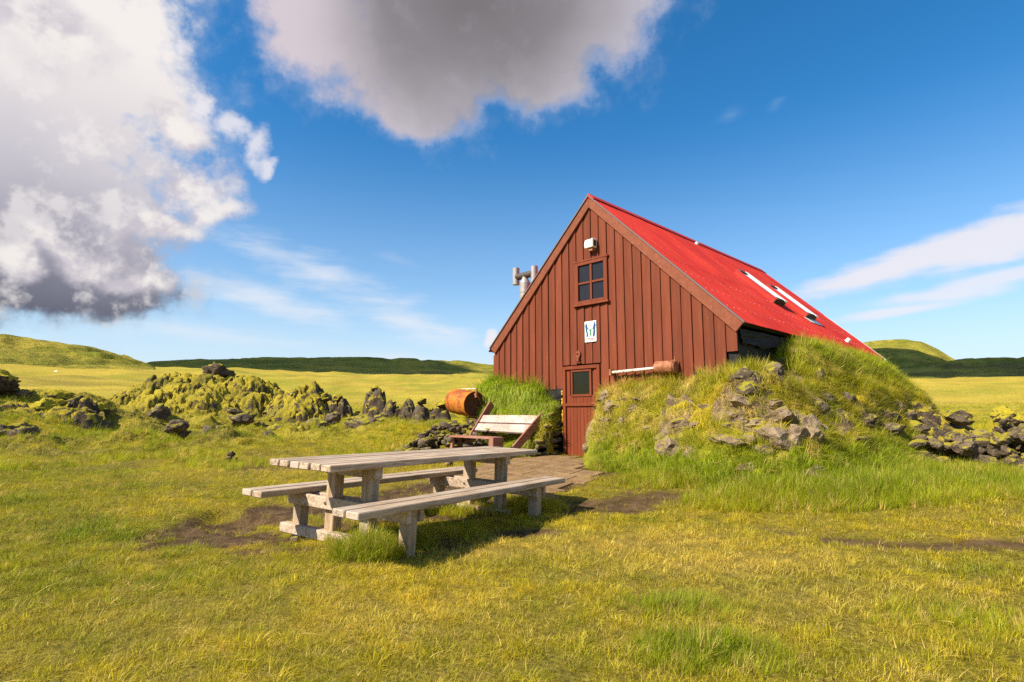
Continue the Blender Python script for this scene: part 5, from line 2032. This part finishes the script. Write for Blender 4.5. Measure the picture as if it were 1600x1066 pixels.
def scatter(name, P, up, xax, scl, tint, idx, label=None):
    n = len(P)
    me = bpy.data.meshes.new(name)
    me.vertices.add(n)
    me.vertices.foreach_set('co', P.astype(np.float32).ravel())
    # rotation from the axes
    z = up / np.linalg.norm(up, axis=1, keepdims=True)
    x_ = xax - z * np.sum(xax * z, 1, keepdims=True)
    x_ /= np.linalg.norm(x_, axis=1, keepdims=True)
    y_ = np.cross(z, x_)
    # columns x y z ; XYZ euler
    ry = -np.arcsin(np.clip(x_[:, 2], -1, 1))
    rx = np.arctan2(y_[:, 2], z[:, 2])
    rz = np.arctan2(x_[:, 1], x_[:, 0])
    a = me.attributes.new('rot', 'FLOAT_VECTOR', 'POINT')
    a.data.foreach_set('vector', np.stack([rx, ry, rz], -1).astype(np.float32).ravel())
    set_float(me, 'scl', scl)
    set_color(me, 'tint', tint)
    a = me.attributes.new('idx', 'INT', 'POINT')
    a.data.foreach_set('value', idx.astype(np.int32))
    o = bpy.data.objects.new(name, me)
    link(o)
    ng = bpy.data.node_groups.new(name + '_scatter', 'GeometryNodeTree')
    ng.interface.new_socket('Geometry', in_out='INPUT', socket_type='NodeSocketGeometry')
    ng.interface.new_socket('Geometry', in_out='OUTPUT', socket_type='NodeSocketGeometry')
    N = ng.nodes
    gi, go = N.new('NodeGroupInput'), N.new('NodeGroupOutput')
    ci = N.new('GeometryNodeCollectionInfo')
    ci.inputs['Collection'].default_value = PROTO
    ci.inputs['Separate Children'].default_value = True
    ci.inputs['Reset Children'].default_value = True
    iop = N.new('GeometryNodeInstanceOnPoints')
    iop.inputs['Pick Instance'].default_value = True

    def attr(nm, dt):
        q = N.new('GeometryNodeInputNamedAttribute')
        q.data_type = dt
        q.inputs['Name'].default_value = nm
        return [s for s in q.outputs if s.enabled][0]
    L = ng.links
    L.new(gi.outputs[0], iop.inputs['Points'])
    L.new(ci.outputs[0], iop.inputs['Instance'])
    L.new(attr('idx', 'INT'), iop.inputs['Instance Index'])
    e2r = N.new('FunctionNodeEulerToRotation')
    L.new(attr('rot', 'FLOAT_VECTOR'), e2r.inputs[0])
    L.new(e2r.outputs[0], iop.inputs['Rotation'])
    L.new(attr('scl', 'FLOAT'), iop.inputs['Scale'])
    L.new(iop.outputs[0], go.inputs[0])
    md = o.modifiers.new('scatter', 'NODES')
    md.node_group = ng
    me.materials.append(M['grass'])
    tag(o, label, 'grass' if label else None, kind='stuff')
    return o


def rand_yaw(n):
    a = rng.uniform(0, 2 * math.pi, n)
    return np.stack([np.cos(a), np.sin(a), np.zeros(n)], -1)


def under_hut(s, t):
    return (s > -2.3) & (s < 3.85) & (t > -.05) & (t < 9.0)


def meadow_points():
    out = []
    for r0, r1, dens, sc in ((1.9, 4.2, 1500, .80), (4.2, 7.0, 900, .95), (7.0, 12, 420, 1.15), (12, 20, 150, 1.5), (20, 34, 40, 2.0), (34, 60, 9, 2.6)):
        half = .86
        n = int(dens * half * (r1 * r1 - r0 * r0))
        r = np.sqrt(rng.uniform(r0 * r0, r1 * r1, n))
        a = rng.uniform(-half, half, n)
        out.append((r * np.sin(a), r * np.cos(a), np.full(n, sc)))
    x = np.concatenate([o[0] for o in out])
    y = np.concatenate([o[1] for o in out])
    sc = np.concatenate([o[2] for o in out])
    soil = soil_mask(x, y)
    keep = rng.uniform(0, 1, len(x)) > np.clip(soil * 1.8 - .18, 0, .95)
    # thinner where the sward is worn
    keep &= rng.uniform(0, 1, len(x)) > .40 * sstep(.0, .5, fbm(x * 1.3, y * 1.3, 61, 4, .6)) + .75 * sstep(-.02, .30, fbm(x * 6.5, y * 6.5, 63, 3, .6)) * (np.hypot(x, y) < 14)
    s, t = to_st(x, y)
    keep &= ~under_hut(s, t)
    z = all_z(x, y)
    g = ground_z(x, y)
    keep &= (z - g) < .04
    pav_area = (s > -.3) & (s < 1.9) & (t < -.2) & (t > -4.1)
    keep &= ~((sstep(.05, .26, fbm(x * .55, y * .55, 55.5, 5, .68)) * sstep(9, 13, np.hypot(x, y)) > rng.uniform(.25, 1.3, len(x))))
    keep &= ~(pav_area & (rng.uniform(0, 1, len(x)) > .10))
    return x[keep], y[keep], g[keep], sc[keep], soil[keep]


def build_meadow():
    x, y, z, sc, soil = meadow_points()
    n = len(x)
    c = sward(x, y)
    j = rng.normal(0, 1, (n, 1))
    c = c * np.clip(1 + .27 * j, .35, 1.7)
    strawy = rng.uniform(0, 1, n) < .09
    c[strawy] = C_STR * rng.uniform(.7, 1.15, (strawy.sum(), 1))
    up = np.stack([rng.normal(.10, .22, n), rng.normal(0, .22, n), np.ones(n)], -1)
    green = np.clip((c[:, 1] - c[:, 0]) * 20, 0, 1)
    scl = sc * rng.uniform(.55, 1.25, n) * (1 - .35 * soil) * (.85 + .6 * green) * (1 + .45 * np.clip(fbm(x * 4.2, y * 4.2, 66, 3, .6) * 2, -1, 1))
    P = np.stack([x, y, np.maximum(z, lava_z(x, y)) - .004], -1)
    idx = rng.choice(SHORT, n)
    dead = (np.hypot(x, y) < 11) & (rng.uniform(0, 1, n) < .045 + .10 * np.clip(soil, 0, .5))
    idx[dead] = rng.choice(STRAW, dead.sum())
    c[dead] = C_STR * rng.uniform(.75, 1.2, (dead.sum(), 1))
    scl[dead] = rng.uniform(.6, 1.3, dead.sum())
    P[dead, 2] += .012
    scatter('grass', P, up, rand_yaw(n), scl, np.clip(c, .01, 1), idx)


def build_long_grass():
    X, Y, S, T_, W = [], [], [], [], []
    def clump(px, py, rx, ry, n, sc, rel=-1.17):
        cx, cy = flat_at(px, py, rel)
        a = rng.uniform(0, 2 * math.pi, n)
        r = np.sqrt(rng.uniform(0, 1, n))
        X.append(cx + rx * r * np.cos(a))
        Y.append(cy + ry * r * np.sin(a))
        S.append(sc * rng.uniform(.5, 1.2, n) * (1.15 - .5 * r))
    clump(575, 868, .30, .22, 420, 1.0)
    clump(620, 850, .32, .25, 320, .9)
    clump(545, 850, .2, .15, 90, .7)
    clump(765, 800, .95, .30, 420, .7)
    clump(830, 795, .45, .25, 260, .85)
    clump(700, 835, .5, .22, 120, .6)
    clump(462, 822, .18, .12, 70, .45)
    clump(1065, 945, .42, .22, 210, .45)
    clump(1110, 1015, .42, .27, 260, .50)
    clump(1480, 960, .55, .35, 150, .40)
    clump(1580, 980, .45, .35, 110, .40)
    clump(260, 905, .4, .25, 100, .32)
    clump(400, 1000, .3, .2, 60, .3)
    clump(300, 700, 3.0, 2.0, 800, .7, -.95)
    clump(560, 690, 2.0, 1.4, 800, .8, -1.0)
    clump(660, 700, 1.6, 1.2, 700, .8, -1.0)
    clump(120, 700, 4.0, 2.4, 900, .75, -.95)
    # lush foot of the right-hand bank and the meadow beyond it
    clump(1000, 755, 1.5, .6, 1100, .85)
    clump(1120, 775, 1.4, .6, 1400, .95)
    clump(1240, 800, 1.3, .6, 1400, 1.0)
    clump(1370, 800, 1.6, .9, 1800, .95)
    clump(1500, 780, 1.8, 1.2, 1800, .9)
    clump(1480, 735, 2.6, 2.0, 2200, .9, -1.05)
    clump(1600, 720, 2.6, 2.0, 1200, .9, -1.0)
    clump(850, 718, .5, .5, 260, .7, -.93)
    clump(862, 712, .3, .25, 160, .9, -.92)
    n = 16000
    rr_ = 11 * (60 / 11) ** rng.uniform(0, 1, n)
    aa_ = rng.uniform(-.86, .86, n)
    xx_, yy_ = rr_ * np.sin(aa_), rr_ * np.cos(aa_)
    kk_ = fbm(xx_ * .5, yy_ * .5, 71, 4, .6) > .06
    X.append(xx_[kk_])
    Y.append(yy_[kk_])
    S.append((.55 + .55 * rng.uniform(0, 1, kk_.sum())) * (.8 + rr_[kk_] / 60))
    x, y, sc = np.concatenate(X), np.concatenate(Y), np.concatenate(S)
    s, t = to_st(x, y)
    g = ground_z(x, y)
    keep = ~under_hut(s, t) & ((all_z(x, y) - g) < .10)
    sm = soil_mask(x, y)
    keep &= rng.uniform(0, 1, len(x)) > np.clip(sm * .8, 0, .7) * (np.hypot(x, y) > 3) * (trail_dist(x, y) < .35)
    keep &= ~((s > -.3) & (s < 1.7) & (t < -.2) & (t > -4.1)) & ~((s + .8 * t < .55) & (s > -.15) & (t > -2.4))
    x, y, sc, g = x[keep], y[keep], sc[keep], g[keep]
    n = len(x)
    c = sward(x, y)
    mixv = rng.uniform(.25, 1, (n, 1))
    c = c * (1 - mixv * .75) + C_LUSH * mixv * .75
    dry = rng.uniform(0, 1, n) < .12
    c[dry] = C_STR * rng.uniform(.7, 1.1, (dry.sum(), 1))
    c *= 1 + .15 * rng.normal(0, 1, (n, 1))
    up = np.stack([rng.normal(.16, .2, n), rng.normal(0, .2, n), np.ones(n)], -1)
    scatter('long_grass', np.stack([x, y, z_off(np.maximum(g, lava_z(x, y)))], -1), up, rand_yaw(n), sc, np.clip(c, .01, 1), rng.choice(LONG, n))


def z_off(g):
    return g - .006


def build_bank_grass():
    Ps, ups, xs, scs, cs, ids = [], [], [], [], [], []
    for fn, s0, s1, t0, t1, n in ((bank_right, .5, 6.9, -2.6, 9.6, 60000), (bank_left, -3.9, -.1, -1.6, 2.0, 15000)):
        s = rng.uniform(s0, s1, n)
        t = rng.uniform(t0, t1, n)
        h = fn(s, t)
        e = .04
        hs, ht = (fn(s + e, t) - fn(s - e, t)) / (2 * e), (fn(s, t + e) - fn(s, t - e)) / (2 * e)
        x, y = from_st(s, t)
        g = ground_z(x, y)
        keep = (h > .0) & (np.abs(hs) < 12) & (np.abs(ht) < 12) & ~((t > -.02) & (s < 3.82) & (s > -2.2)) & ~((s > -.3) & (s + .8 * np.minimum(t, 0) < .75) & (h < .45))
        wgt = np.sqrt(1 + hs ** 2 + ht ** 2)
        keep &= rng.uniform(0, 1, n) < np.clip(wgt / 2.4, .25, 1)
        c, so = bank_colour(x, y, h, s, t)
        keep &= rng.uniform(0, 1, n) > np.clip(so * 1.5 - .1, 0, .93)
        # the far side of the ridge is hardly seen
        keep &= (t < 7.5) | (rng.uniform(0, 1, n) < .5)
        s, t, h, hs, ht, x, y, c = s[keep], t[keep], h[keep], hs[keep], ht[keep], x[keep], y[keep], c[keep]
        m = len(s)
        nrm = np.stack([-(hs * G2[0] + ht * D2[0]), -(hs * G2[1] + ht * D2[1]), np.ones(m)], -1)
        nrm /= np.linalg.norm(nrm, axis=1, keepdims=True)
        down = np.stack([nrm[:, 0], nrm[:, 1], np.zeros(m)], -1) + 1e-4 + rng.normal(0, .10, (m, 3)) * (1, 1, 0)
        steep = 1 - nrm[:, 2]
        dry = (c[:, 0] > .42) & (rng.uniform(0, 1, m) < .75)
        droop = (rng.uniform(0, 1, m) < np.clip(steep * 1.6, 0, .75)) | dry
        up = nrm * .55 + np.array([0, 0, .6]) + rng.normal(0, .16, (m, 3))
        up[droop] = nrm[droop] * .8 + np.array([0, 0, .35]) + rng.normal(0, .12, (droop.sum(), 3))
        yaw = rand_yaw(m)
        xa = np.where(droop[:, None], down, yaw)
        sc = rng.uniform(.45, 1.2, m) * np.where(h < .5, .95, np.where(h > 1.25, 1.15, .85))
        c = c * (1 + .16 * rng.normal(0, 1, (m, 1)))
        straw = rng.uniform(0, 1, m) < .10
        c[straw] = C_STR * rng.uniform(.7, 1.15, (straw.sum(), 1))
        if fn is bank_left:
            lush = (h > .80)
            c[lush] = c[lush] * .2 + C_LUSH * np.array([.85, 1.02, 1.0]) * .8 * rng.uniform(.6, 1.2, (lush.sum(), 1))
            sc[lush] *= 1.35
        Ps.append(np.stack([x, y, np.minimum(PAD + .01, g[keep]) + h - .01], -1))
        ups.append(up)
        xs.append(xa)
        scs.append(sc)
        cs.append(c)
        pick = np.where(droop, rng.choice(DROOP, m), rng.choice(LONG, m))
        mat_ = rng.uniform(0, 1, m) < .3
        pick[mat_] = rng.choice(SHORT, mat_.sum())
        scs[-1][mat_] = rng.uniform(1.4, 2.6, mat_.sum())
        ids.append(pick)
    scatter('bank_grass', np.concatenate(Ps), np.concatenate(ups), np.concatenate(xs), np.concatenate(scs), np.clip(np.concatenate(cs), .01, 1), np.concatenate(ids))


def build_pebbles():
    n = 2600
    x = rng.uniform(-5, 6.5, n)
    y = rng.uniform(2.6, 9.5, n)
    k = rng.uniform(0, 1, n) < soil_mask(x, y) * .9
    x, y = x[k], y[k]
    z = ground_z(x, y)
    V, F = [], []
    for a, b_, c_ in zip(x, y, z):
        r = rng.uniform(.005, .017)
        q = rng.normal(0, 1, (6, 3)) * .22
        base = np.array([(1, 0, 0), (0, 1, 0), (-1, 0, 0), (0, -1, 0), (0, 0, .7), (0, 0, -.5)]) + q
        o = len(V)
        V += [(a + p[0] * r, b_ + p[1] * r, c_ + p[2] * r) for p in base]
        F += [tuple(o + i for i in f) for f in ((0, 1, 4), (1, 2, 4), (2, 3, 4), (3, 0, 4), (1, 0, 5), (2, 1, 5), (3, 2, 5), (0, 3, 5))]
    tag(obj('gravel', mesh_from('gravel', V, F), M['ruin']), kind='stuff')


build_pebbles()
build_meadow()
build_long_grass()
build_bank_grass()
